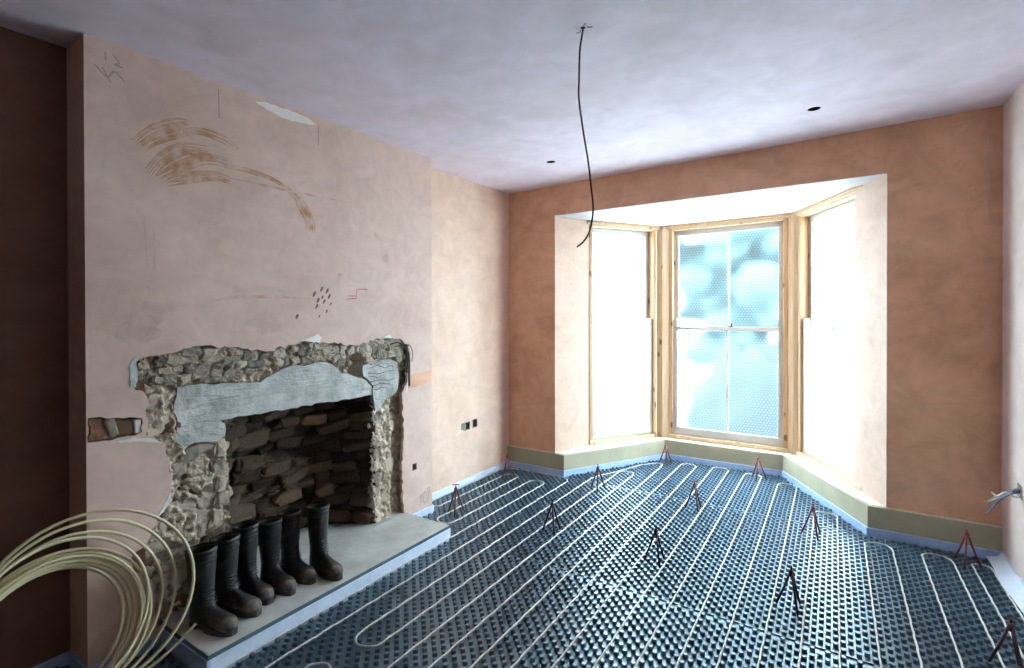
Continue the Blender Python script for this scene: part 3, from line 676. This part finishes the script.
# back box in the breast, conduit beside the opening
def back_box(name, y0, y1, z0, z1, x, label, mat=m_galv, parent=None):
    """open-fronted steel box sunk in the wall, seen from +x"""
    r_ = empty(name, (x, (y0 + y1) / 2, z0), label=label, cat='socket box') if parent is None else parent
    off = Vector(r_.location) if parent is None else Vector((0, 0, 0)); t = .0025; d = .035
    def b(nm, lo, hi, m): return box(nm, Vector(lo) - off, Vector(hi) - off, m, r_)
    b('back_plate', (x - d, y0, z0), (x - d + t, y1, z1), m_dark)  # steel back coloured near-black for the shade inside the box
    b('side', (x - d, y0, z0), (x + .001, y0 + t, z1), mat); b('side', (x - d, y1 - t, z0), (x + .001, y1, z1), mat)
    b('side', (x - d, y0 + t, z0), (x + .001, y1 - t, z0 + t), mat); b('side', (x - d, y0 + t, z1 - t), (x + .001, y1 - t, z1), mat)
    b('knockout', (x - d + t, (y0 + y1) / 2 - .010, z0 + .02), (x - d + .006, (y0 + y1) / 2 + .010, z0 + .042), m_galv)
    return r_, off
back_box('socket_box', 2.701, 2.747, .381, .431, XC, 'single sunken socket box low on the chimney breast')
tube('conduit', [(XC - .012, 2.645, 1.315), (XC + .004, 2.668, 1.27), (XC + .006, 2.672, 1.20), (XC + .006, 2.668, 1.02)], .008, m_galv, breast)
tube('old_cable', spline([(XC - .03, 2.50, 1.33), (XC - .01, 2.57, 1.345), (XC - .002, 2.63, 1.30), (XC + .0, 2.655, 1.22), (XC - .008, 2.65, 1.12)], 6), .004, m_cable, breast, 6)
tube('old_cable', spline([(XC - .02, 2.55, 1.315), (XC + .008, 2.66, 1.325), (XC + .012, 2.695, 1.26), (XC + .008, 2.690, 1.20)], 6), .003, m_cable, breast, 6)

# hearth
hearth = empty('hearth', (-2.45, 1.85, 0), label='grey concrete hearth slab in front of the fireplace, edged with white foam', cat='hearth')
HO = Vector(hearth.location)
def hx(a, b, d): return (a - HO.x, b - HO.y, d - HO.z)
HX = -2.222
hp = [(HX, 1.06), (HX, 2.632), (XC - .03, 2.632), (XC - .03, 2.45), (-3.12, 2.40), (-3.12, 1.30), (XC - .03, 1.30), (XC - .03, 1.06)]
prism('slab', [(HX + .0, 1.06), (HX, 2.632), (XC + .001, 2.632), (XC + .001, 1.06)], [], hx, .070, .093, m_hearth, hearth)
prism('slab_edge', [(HX - .001, 1.058), (HX + .003, 1.058), (HX + .003, 2.635), (HX - .001, 2.635)], [], hx, .073, .0915, m_hearth_edge, hearth)
prism('slab_edge', [(HX, 1.057), (XC + .002, 1.057), (XC + .002, 1.0595), (HX, 1.0595)], [], hx, .073, .0915, m_hearth_edge, hearth)
prism('foam_edge', [(HX - .02, 1.064), (HX + .008, 1.064), (HX + .008, 2.636), (HX - .02, 2.636)], [], hx, -.02, .0725, m_foam, hearth)
prism('foam_edge', [(XC, 1.050), (HX + .008, 1.050), (HX + .008, 1.0635), (XC, 1.0635)], [], hx, -.02, .0725, m_film, hearth)  # near side takes the shaded foam colour
prism('foam_edge', [(XC, 2.620), (HX - .02, 2.620), (HX - .02, 2.636), (XC, 2.636)], [], hx, -.02, .0725, m_foam, hearth)
prism('firebox_floor', [(XC, 1.06), (XC, 2.612), (XC - .10, 2.60), (-3.12, 2.40), (-3.12, 1.30), (XC - .10, 1.09)], [], fXY, -.02, .0925, m_hearth, breast)
# ------------------------------------------------------------------ socket boxes in the left wall
sb, _ = back_box('socket_box', SOCK[0][0] + .001, SOCK[0][1] - .001, SOCK[0][2] + .001, SOCK[0][3] - .001, XF, 'left one of two sunken socket boxes in the peach wall')
sb2, _ = back_box('socket_box', SOCK[1][0] + .001, SOCK[1][1] - .001, SOCK[1][2] + .001, SOCK[1][3] - .001, XF, 'right one of two sunken socket boxes in the peach wall')
prism('mortar_smear', jag([(3.49, .515), (3.558, .49), (3.558, .575), (3.50, .57)], .02, .005, 6), [], fYZ, XF - .001, XF + .002, m_stone_grey, wall_left)
prism('mortar_smear', jag([(3.42, .47), (3.50, .505), (3.50, .525), (3.44, .49)], .02, .003, 16), [], fYZ, XF - .001, XF + .0015, m_wall_right, wall_left)

# ================================================================== FLOOR PANELS AND HEATING PIPE
PX = .0297; G0 = .62
def gx(x): return G0 + round((x - G0) / PX) * PX
zpipe = .0165
def uarc(x1, x2, y, sgn, n=14):
    c = (x1 + x2) / 2; r = abs(x2 - x1) / 2; s = 1 if x1 < x2 else -1
    return [(c - s * r * math.cos(PI * i / n), y - sgn * r + sgn * r * math.sin(PI * i / n) if False else y - sgn * r * (1 - math.sin(PI * i / n))) for i in range(n + 1)]
def run(path):
    """densify and let the pipe weave a little between the studs"""
    out = []
    for i in range(len(path) - 1):
        a = Vector(path[i]); b = Vector(path[i + 1]); n = max(1, int((b - a).length / .03))
        for k in range(n): out.append(a + (b - a) * (k / n))
    out.append(Vector(path[-1]))
    return [(p.x + .0014 * math.sin(p.y / .06 * PI), p.y, zpipe + .0012 * math.sin(p.y * 31 + p.x * 50)) for p in out]
xs = {k: gx(k) for k in (-2.7955, -2.647, -2.4985, -2.35, -2.2015, -2.053, -1.9045, -1.756, -1.6075, -1.459, -1.3105, -1.162, -1.0135, -.865, -.7165, -.568, -.4195, -.271, -.1225, .026, .1745, .323, .4715, .62, .7091, .7982)}
X_ = sorted(xs.values()); NEARY = .45
X_[0] += .012
# first circuit: alcove and along the hearth
A_path = [(X_[4], -.6)] + uarc(X_[4], X_[3], 3.985, 1) + uarc(X_[3], X_[2], 2.775, -1) + uarc(X_[2], X_[1], 4.015, 1) + uarc(X_[1], X_[0], 2.98, -1)
A_path += [(X_[0], 4.06), (X_[0] + .02, 4.13), (X_[0] + .10, 4.165), (-2.45, 4.19), (-2.17, 4.195), (X_[5] - .035, 4.17), (X_[5], 4.11)]
A_path += uarc(X_[5], X_[6], .45, -1) + uarc(X_[6], X_[7] - PX, 1.37, 1) + [(X_[7] - PX, -.6)]
# second circuit
B_path = [(X_[8] - PX, -.6), (X_[8] - PX, .5), (X_[8], .6)] + uarc(X_[8], X_[7], 4.69, 1) + uarc(X_[7], X_[6], 1.53, -1)
B_path += [(X_[6], 4.30), (X_[6] + .03, 4.42), (X_[6] + .11, 4.58), (-1.66, 4.95), (-1.57, 5.09), (X_[9] - .05, 5.13), (X_[9] - .01, 5.10), (X_[9], 5.03)]
B_path += uarc(X_[9], X_[10], NEARY, -1)
ends = [5.27, 5.31, 5.26, 5.12, 4.53, 4.10, 4.10, 4.08]
for i, e in enumerate(ends):
    a, b = X_[10 + 2 * i], X_[11 + 2 * i]
    B_path += uarc(a, b, e, 1)
    if i < len(ends) - 1: B_path += uarc(b, X_[12 + 2 * i], NEARY - (0.03 if i % 2 else 0), -1)
    else: B_path += [(b, -.6)]
tube('heating_pipe', run(A_path), .0047, m_pipe, None, 8, label='cream underfloor heating pipe looping through the alcove and beside the hearth', cat='pipe')
tube('heating_pipe', run(B_path), .0047, m_pipe, None, 8, label='cream underfloor heating pipe running in long loops across the bay and room', cat='pipe')
# studs are left out where the pipe bends
cell = {}
for pth in (A_path, B_path):
    for p in run(pth): cell.setdefault((int(p[0] // .05), int(p[1] // .05)), []).append((p[0], p[1]))
def near_pipe(x, y, d):
    i, j = int(x // .05), int(y // .05)
    for a in (i - 1, i, i + 1):
        for b in (j - 1, j, j + 1):
            for q in cell.get((a, b), ()):
                if (q[0] - x) ** 2 + (q[1] - y) ** 2 < d * d: return True
    return False
def clip_half(poly, p, n):
    out = []
    for i in range(len(poly)):
        a = poly[i]; b = poly[(i + 1) % len(poly)]
        da = (a[0] - p[0]) * n[0] + (a[1] - p[1]) * n[1]; db = (b[0] - p[0]) * n[0] + (b[1] - p[1]) * n[1]
        if da >= 0: out.append(a)
        if da * db < 0: t = da / (da - db); out.append((a[0] + (b[0] - a[0]) * t, a[1] + (b[1] - a[1]) * t))
    return out
ST_N = 8
def studs(poly, rowjoint):
    V = []; F = []
    y0 = min(p[1] for p in poly); y1 = max(p[1] for p in poly); x0 = min(p[0] for p in poly); x1 = max(p[0] for p in poly)
    k0 = math.ceil((x0 - G0) / PX - .5); k1 = math.floor((x1 - G0) / PX - .5)
    cs = [(math.cos(2 * PI * (i + .5) / ST_N), math.sin(2 * PI * (i + .5) / ST_N)) for i in range(ST_N)]
    for k in range(k0, k1 + 1):
        x = G0 + (k + .5) * PX
        j0 = math.ceil((y0 - .03) / .06); j1 = math.floor(y1 / .06)
        for j in range(j0, j1 + 1):
            y = j * .06 + (.03 if k % 2 else 0) - .001
            if any(not inside((x + a * .013, y + b * .013), poly) for a, b in ((1, 0), (-1, 0), (0, 1), (0, -1))): continue
            if near_pipe(x, y, .0126): continue
            b = len(V)
            for r_, zz in ((.0118, -.0002), (.0112, .0160), (.0102, .0190)):
                V += [(x + r_ * c, y + r_ * s, zz) for c, s in cs]
            F += [(b + q * ST_N + i, b + q * ST_N + (i + 1) % ST_N, b + (q + 1) * ST_N + (i + 1) % ST_N, b + (q + 1) * ST_N + i) for q in range(2) for i in range(ST_N)]
            F.append(tuple(b + 2 * ST_N + i for i in range(ST_N)))
    return V, F
XB = [-2.2015, -1.0135, .1745, XR - .002]
YB = [YN, -.44, 1.12, 2.68, 4.24]
polys = []
for i in range(3):
    for j in range(4): polys.append([(XB[i], YB[j]), (XB[i + 1], YB[j]), (XB[i + 1], YB[j + 1]), (XB[i], YB[j + 1])])
xl = XB[0]
polys.append([(XN + .011, YN), (xl, YN), (xl, 1.045), (XC + .011, 1.045), (XC + .011, YC1 - .011), (XN + .011, YC1 - .011)])
polys.append([(XC + .011, 2.64), (xl, 2.64), (xl, 4.24), (XF + .011, 4.24), (XF + .011, YC2 + .011), (XC + .011, YC2 + .011)])
for i in range(3):
    q = [(max(XB[i], -2.17), 4.24), (min(XB[i + 1], .205), 4.24), (min(XB[i + 1], .205), 5.372), (max(XB[i], -2.17), 5.372)]
    if i == 0: q[0] = (-2.17, 4.24)
    for a, b in ((1, 2), (3, 4)):
        A = Vector(PF[a]); B = Vector(PF[b]); d = (B - A).normalized(); q = clip_half(q, (A.x, A.y), (d.y, -d.x))
    polys.append(q)
for q in polys:
    g = .0012; cx = sum(p[0] for p in q) / len(q); cy = sum(p[1] for p in q) / len(q)
    q2 = [(p[0] - math.copysign(g, p[0] - cx), p[1] - math.copysign(g, p[1] - cy)) for p in q]
    pn = prism('floor_panel', q2, [], fXY, -.03, 0.0, m_panel, floor)
    V, F = studs(q, None)
    if V:
        o = obj('studs', V, F, m_panel, pn); o['kind'] = 'stuff'
# overlapping joint flanges between panels: a smooth lip along the two visible joints
for yj in (2.68, 4.24):
    for i in range(3):
        x0, x1 = XB[i], XB[i + 1]
        if yj > 4: x0 = max(x0, -2.12); x1 = min(x1, .17)
        if x1 - x0 < .1: continue
        box('joint_lip', (x0 + .002, yj - .007, .0), (x1 - .002, yj + .007, .006), m_panel, floor, .001)

# ================================================================== LEVELLING TRIPODS
def make_tripod(name, mat, plate):
    r_ = empty(name, (0, 0, 0))
    for k in range(3):
        a = 2 * PI * k / 3 + .4
        fx, fy = .074 * math.cos(a), .074 * math.sin(a)
        tube('leg', [(.006 * math.cos(a), .006 * math.sin(a), .196), (fx * .5, fy * .5, .1), (fx, fy, .004)], .0060, mat, r_, 7)
    tube('hub', [(0, 0, .176), (0, 0, .186), (0, 0, .205), (0, 0, .212)], [.008, .012, .012, .007], mat, r_, 10)
    tube('level_rod', [(0, 0, .205), (0, 0, .232)], .004, mat, r_, 7)
    if plate: box('top_plate', (-.028, -.006, .228), (.028, .006, .233), mat, r_, .001)
    return r_
def dup(root, **k):
    r_ = root.copy(); COL.objects.link(r_)
    for key, v_ in k.items(): r_[key] = v_
    for c in root.children:
        d = c.copy(); COL.objects.link(d); d.parent = r_
    return r_
trip = {0: make_tripod('levelling_tripod', m_rod, False), 1: make_tripod('levelling_tripod', m_rod_dark, True), 2: make_tripod('levelling_tripod', m_rod_dark, False), 3: make_tripod('levelling_tripod', m_rod, True)}
used = set()
def best_turn(x, y, a0):
    best = None
    for dx in (-.012, -.006, 0, .006, .012):
        for k in range(-12, 13):
            a = a0 + k * .05; dmin = 9
            for q in range(3):
                for f_ in (.8, 1.0):
                    fx = x + dx + f_ * .074 * math.cos(2 * PI * q / 3 + .4 + a); fy = y + f_ * .074 * math.sin(2 * PI * q / 3 + .4 + a); d_ = .03
                    while d_ > .004 and near_pipe(fx, fy, d_): d_ -= .002
                    dmin = min(dmin, d_)
            sc = dmin - abs(k) * .0003 - abs(dx) * .1
            if best is None or sc > best[0]: best = (sc, a, x + dx)
    return best
spots = [(-2.614, 3.954, 0, 'red rod tripod standing in the far left corner under the peach wall'),
         (-2.444, 2.988, 3, 'rod tripod with flat top beside the far end of the hearth'),
         (-1.742, 4.082, 2, 'dark rod tripod just in front of the left slant of the plinth'),
         (-1.685, 3.108, 1, 'flat topped rod tripod on the panels between hearth and bay'),
         (-1.451, 5.164, 0, 'bright red tripod in the far left corner of the bay'),
         (-.927, 4.083, 3, 'flat topped red tripod in the middle below the middle window'),
         (-.916, 3.065, 2, 'dark rod tripod in the centre of the studded floor'),
         (-.583, 5.149, 0, 'red tripod in the far right corner of the bay'),
         (-.117, 4.018, 3, 'flat topped tripod in front of the right slant of the plinth'),
         (-.17, 2.95, 2, 'dark maroon tripod on the near floor, right of the centre'),
         (.671, 4.041, 0, 'light red tripod in front of the right plinth board'),
         (.647, 2.943, 1, 'dark maroon tripod nearest the viewer at the right edge')]
for i, (x, y, k, lab) in enumerate(spots):
    t = trip[k] if k not in used else dup(trip[k])
    used.add(k)
    _, ta, tx = best_turn(x, y, YAW + .15 * math.sin(i * 2.3)); t.location = (tx, y, 0); t.rotation_euler = (0, 0, ta); t['label'] = lab; t['category'] = 'tripod'; t['group'] = 'levelling tripods on the floor'

# ================================================================== BOOTS
RINGS = [((.058, .372), (-.080, .362), .066), ((.058, .340), (-.080, .335), .066), ((.056, .300), (-.078, .300), .064), ((.052, .24), (-.072, .24), .059), ((.050, .19), (-.066, .185), .054), ((.050, .155), (-.064, .14), .050),
         ((.056, .130), (-.070, .09), .046), ((.066, .115), (-.080, .05), .043), ((.078, .105), (-.078, .018), .042), ((.098, .096), (-.03, .014), .043), ((.125, .086), (.05, .014), .047),
         ((.155, .078), (.115, .014), .051), ((.180, .068), (.160, .014), .049), ((.198, .054), (.188, .014), .040), ((.208, .036), (.205, .016), .022)]
def make_boot():
    r_ = empty('rubber_boot', (0, 0, 0)); n = 18; V = []; F = []
    def ring(Fp, Bp, wd, kx=1.0, dz=0):
        c = ((Fp[0] + Bp[0]) / 2, (Fp[1] + Bp[1]) / 2); h = ((Fp[0] - Bp[0]) / 2, (Fp[1] - Bp[1]) / 2)
        out = []
        for s in range(n):
            a = 2 * PI * s / n; ca, sa = math.cos(a), math.sin(a)
            e = .82; q = math.copysign(abs(ca) ** e, ca); p_ = math.copysign(abs(sa) ** e, sa)
            out.append((c[0] + h[0] * q * kx, wd * kx * p_, c[1] + h[1] * q * kx + dz))
        return out
    inner = [ring(*RINGS[2], .90), ring(*RINGS[1], .90), ring(*RINGS[0], .93)]
    rr = [ring(*RINGS[3], .86)] + inner + [ring(*q) for q in RINGS]
    for q in rr: V += q
    for k in range(len(rr) - 1):
        for s in range(n): s2 = (s + 1) % n; F.append((k * n + s, (k + 1) * n + s, (k + 1) * n + s2, k * n + s2))
    F.append(tuple(range(n))); F.append(tuple(reversed(range((len(rr) - 1) * n, len(rr) * n))))
    up = obj('upper', V, F, m_rubber, r_, True); recalc(up.data)
    # rim band and a lower band round the shaft
    for k, (z0, z1, ex) in enumerate(((.352, .374, .004), (.318, .326, .003))):
        V = []; F = []
        def at(z):
            for a, b in zip(RINGS, RINGS[1:]):
                za = (a[0][1] + a[1][1]) / 2; zb = (b[0][1] + b[1][1]) / 2
                if za >= z >= zb:
                    t = (za - z) / (za - zb); return tuple(tuple(a[i][j] + (b[i][j] - a[i][j]) * t for j in range(2)) for i in range(2)) + (a[2] + (b[2] - a[2]) * t,)
            return RINGS[0]
        for zz, e in ((z0, .0), (z0 + .001, ex), (z1 - .001, ex), (z1, .0)):
            fp, bp, wd = at(min(zz, .366)); dz = zz - min(zz, .366)
            V += ring((fp[0] + e, fp[1]), (bp[0] - e, bp[1]), wd + e, 1.0, dz)
        for q in range(3):
            for s in range(n): s2 = (s + 1) % n; F.append((q * n + s, (q + 1) * n + s, (q + 1) * n + s2, q * n + s2))
        o = obj('rim_band' if k == 0 else 'shaft_band', V, F, m_rubber, r_, True); recalc(o.data)
    # ribs over the instep
    for k in range(6):
        zc = .118 + k * .013; xc_ = .066 - k * .0030
        tube('instep_rib', [(xc_ - .020 - .018 * abs(math.sin(t)) ** 2 * 0 + .020 * math.cos(t), .040 * math.sin(t), zc + .004 * math.cos(t)) for t in [(-1.1 + 2.2 * i / 8) for i in range(9)]], .0032, m_rubber, r_, 5)
    # toe cap guard, sole and heel
    so = []
    for i in range(30):
        a = 2 * PI * i / 30; x = .066 + .148 * math.cos(a); wd = (.052 if x > .07 else .044) ; wd = .047 + .005 * math.sin((x - .0) * 14)
        if -.02 < x < .07: wd -= .006
        so.append((x, wd * math.copysign(abs(math.sin(a)) ** .62, math.sin(a))))
    prism('sole', so, [], fXY, .010, .024, m_sole, r_)
    prism('heel', [p for p in so if p[0] < -.008], [], fXY, .0, .0105, m_sole, r_)
    prism('tread', [p for p in so if p[0] > .05], [], fXY, .0, .0105, m_sole, r_)
    return r_
boot0 = make_boot()
boots = [(-2.455, 1.150, 14, .98, 1.00, 'leftmost rubber boot, muddy, standing next to the loops of the pipe coil'),
         (-2.500, 1.280, 18, .98, .98, 'second rubber boot from the pipe coil, dark shaft with creased toe'),
         (-2.545, 1.405, 5, .94, 1.0, 'third rubber boot from the left, brown mud on its shaft'),
         (-2.525, 1.523, 3, .94, .96, 'fourth rubber boot from the left, slim dark shaft'),
         (-2.530, 1.641, 5, .94, .98, 'fifth rubber boot from the left, standing behind its neighbour with toe forward'),
         (-2.440, 1.758, 0, .94, 1.02, 'rightmost rubber boot, at the far end of the row on the hearth')]
for i, (x, y, a, s, h, lab) in enumerate(boots):
    b = boot0 if i == 0 else dup(boot0)
    b.location = (x, y, .0935); b.rotation_euler = (0, 0, math.radians(a)); b.scale = (s * .93, s * .86, h * .97)
    b['label'] = lab; b['category'] = 'boot'; b['group'] = 'rubber boots on the hearth'

# ================================================================== PIPE COIL
LO = [(-2.440, .738, .409, 1.391, -.226, .339), (-2.526, .733, .355, 1.35, .02, .334), (-2.528, .702, .343, 1.362, -.01, .309), (-2.455, .653, .372, 1.36, .12, .292),
      (-2.515, .661, .310, 1.35, -.105, .291), (-2.525, .655, .302, 1.36, -.03, .282), (-2.50, .65, .305, 1.37, .05, .276), (-2.53, .648, .298, 1.36, .0, .268), (-2.51, .645, .300, 1.37, .08, .262), (-2.52, .640, .292, 1.36, .10, .256), (-2.541, .636, .287, 1.368, .135, .246)]
P = []; n = 56
def loop_pt(q, t):
    nn = Vector((math.sin(q[3]) * math.cos(q[4]), math.sin(q[3]) * math.sin(q[4]), math.cos(q[3])))
    a = nn.cross(Vector((0, 0, 1))).normalized(); b = nn.cross(a)
    return Vector(q[:3]) + (a * math.cos(t) + b * math.sin(t)) * q[5]
for k in range(len(LO)):
    for i in range(n):
        t = i / n; an = 2 * PI * t - PI / 2 + PI      # start at the bottom where the loops lie together
        q0 = LO[k]; q1 = LO[min(k + 1, len(LO) - 1)]
        s = max(0, (t - .72) / .28); s = s * s * (3 - 2 * s)
        q = [a + (b - a) * s for a, b in zip(q0, q1)]
        p = loop_pt(q, an); p.z = max(p.z, .026 + .004 * (k % 3)); p.x = max(p.x, XC + .02); P.append(p)
low = P[0]
tail = spline([(-2.385, 1.085, .160), (-2.40, 1.02, .105), (-2.42, .93, .052), (-2.43, .84, .034), tuple(P[2])], 10)
P = tail[:-1] + P[2:]
tube('pipe_coil', P, .0066, m_coil, None, 8, label='loose coil of ivory plastic pipe leaning on the chimney breast', cat='pipe coil')

# ================================================================== CABLES
cable = tube('ceiling_cable', spline([(-0.907, 1.970, 2.83), (-0.910, 1.973, 2.772), (-0.921, 1.965, 2.677), (-0.924, 1.962, 2.548), (-0.924, 1.962, 2.462), (-0.909, 1.97, 2.332), (-0.891, 1.981, 2.203), (-0.88, 1.987, 2.095), (-0.872, 1.992, 1.987), (-0.883, 1.984, 1.901), (-0.905, 1.97, 1.853), (-0.93, 1.953, 1.828)], 8), .0040, m_cable,
             None, 8, label='black cable hanging from the hole in the ceiling, end curled left', cat='cable')
for k in range(5):
    a = k * 1.3; tube('torn_fibre', [(-.907 + .011 * math.cos(a), 1.967 + .011 * math.sin(a), 2.775), (-.907 + .028 * math.cos(a), 1.967 + .028 * math.sin(a), 2.762 - .004 * (k % 2)), (-.907 + .040 * math.cos(a + .2), 1.967 + .040 * math.sin(a + .2), 2.765)], .0018, m_wire_white if k % 2 else m_cable, cable, 5)
ww = empty('wall_wires', (.887, 3.915, .53), label='loose grey and white wires sticking out of the right wall', cat='wires')
WO = Vector(ww.location)
def wl(pts): return [Vector(p) - WO for p in spline(pts, 8)]
tube('wire', wl([(.93, 3.925, .54), (.875, 3.915, .53), (.81, 3.89, .49), (.765, 3.875, .43), (.742, 3.868, .395)]), .0045, m_wire_blue, ww, 6)
tube('wire', wl([(.93, 3.915, .53), (.86, 3.91, .525), (.80, 3.87, .50), (.755, 3.90, .455), (.735, 3.90, .45)]), .0045, m_wire_grey, ww, 6)
tube('wire', wl([(.93, 3.935, .52), (.87, 3.92, .50), (.82, 3.88, .53), (.775, 3.83, .515), (.750, 3.815, .535)]), .0045, m_wire_white, ww, 6)
tube('wire', wl([(.93, 3.91, .545), (.865, 3.90, .55), (.82, 3.88, .52), (.78, 3.87, .50), (.745, 3.86, .47)]), .0040, m_wire_grey, ww, 6)
tube('wire_sheath', wl([(.93, 3.917, .54), (.885, 3.915, .535), (.855, 3.908, .527)]), .011, m_wire_blue, ww, 8)
box('mortar_patch', (XR - .0015 - WO.x, 3.87 - WO.y, .50 - WO.z), (XR + .01 - WO.x, 3.965 - WO.y, .575 - WO.z), m_stone_grey, ww)
tube('corner_wire', spline([(0.83, 4.279, 2.80), (0.824, 4.277, 2.776), (0.815, 4.277, 2.577), (0.821, 4.277, 2.387), (0.826, 4.277, 2.197), (0.848, 4.274, 2.138), (0.867, 4.274, 2.155)], 8), .0028, m_wire_pink, None, 6,
     label='thin pinkish wire hanging in the right corner of the window wall', cat='wire')

# ================================================================== OUTSIDE, SEEN BLURRED THROUGH THE BUBBLE WRAP
m_ground = simple('pale_paving', (.56, .56, .55), .9, .1, 1.5)
m_leaf = simple('grey_green_leaves', (.020, .034, .038), .8, .3, 2.5, .3, 9)
m_leaf2 = simple('blue_green_leaves', (.04, .075, .08), .8, .4, 2.5, .3, 9)
m_leaf3 = simple('silver_green_leaves', (.06, .10, .10), .8, .4, 2.5, .3, 9)
m_bark = simple('bark', (.12, .09, .07), .9)
prism('ground_outside', [(-25, 5.9), (25, 5.9), (25, 45), (-25, 45)], [], fXY, -.75, -.55, m_ground, kind=ST, label='pale paved ground outside the window', cat='ground')
def blob(cx, cy, cz, rx, ry, rz, seed, sub=3):
    bm = bmesh.new(); bmesh.ops.create_icosphere(bm, subdivisions=sub, radius=1)
    for v_ in bm.verts:
        d = 1 + .35 * noise.noise(v_.co * 2.2 + Vector((seed, 0, 0))) + .2 * noise.noise(v_.co * 6 + Vector((0, seed, 0))); v_.co = Vector((cx + v_.co.x * rx * d, cy + v_.co.y * ry * d, cz + v_.co.z * rz * d))
    V = [tuple(v_.co) for v_ in bm.verts]; F = [tuple(q.index for q in f_.verts) for f_ in bm.faces]; bm.free(); return V, F
def shrub(name, loc, parts, mat, label, cat):
    r_ = empty(name, loc, label=label, cat=cat)
    for k, q in enumerate(parts):
        V, F = blob(*q, loc[0] * 3.1 + k * 7.7, 4); obj('foliage', V, F, mat, r_, True)
    tube('stem', [(0, 0, 0), (.03, 0, .3), (0, .02, .6)], .05, m_bark, r_, 8)
    return r_
shrub('garden_shrub', (-1.0, 8.6, -.55), [(-.05, 0, .74, .66, .4, .86), (.45, .2, .80, .6, .4, .90), (-.55, .2, .50, .40, .3, .60)], m_leaf, 'dark rounded shrub blurred behind the lower right pane of the middle window', 'shrub')
tree = empty('garden_tree', (-2.0, 11.5, -.55), label='dense blue green tree blurred behind the panes of the middle window', cat='tree')
tube('trunk', [(0, 0, 0), (.05, 0, 1.6), (-.05, .1, 3.2), (.1, 0, 4.5)], [.14, .11, .09, .04], m_bark, tree, 10)
V, F = blob(.65, 0, 3.85, .6, .4, .5, 91.0, 3); obj('foliage', V, F, m_leaf2, tree, True)
rnd = random.Random(5)
for k in range(150):
    a = rnd.uniform(0, 2 * PI); rr_ = 1.75 * math.sqrt(rnd.random()); zz = rnd.uniform(.5, 5.2)
    if zz < 1.9 and rr_ * math.cos(a) < -.1: continue
    V, F = blob(rr_ * math.cos(a), rr_ * .6 * math.sin(a), zz, rnd.uniform(.22, .40), .3, rnd.uniform(.2, .36), k * 3.1, 3); obj('foliage', V, F, m_leaf2 if k % 3 else m_leaf3, tree, True)
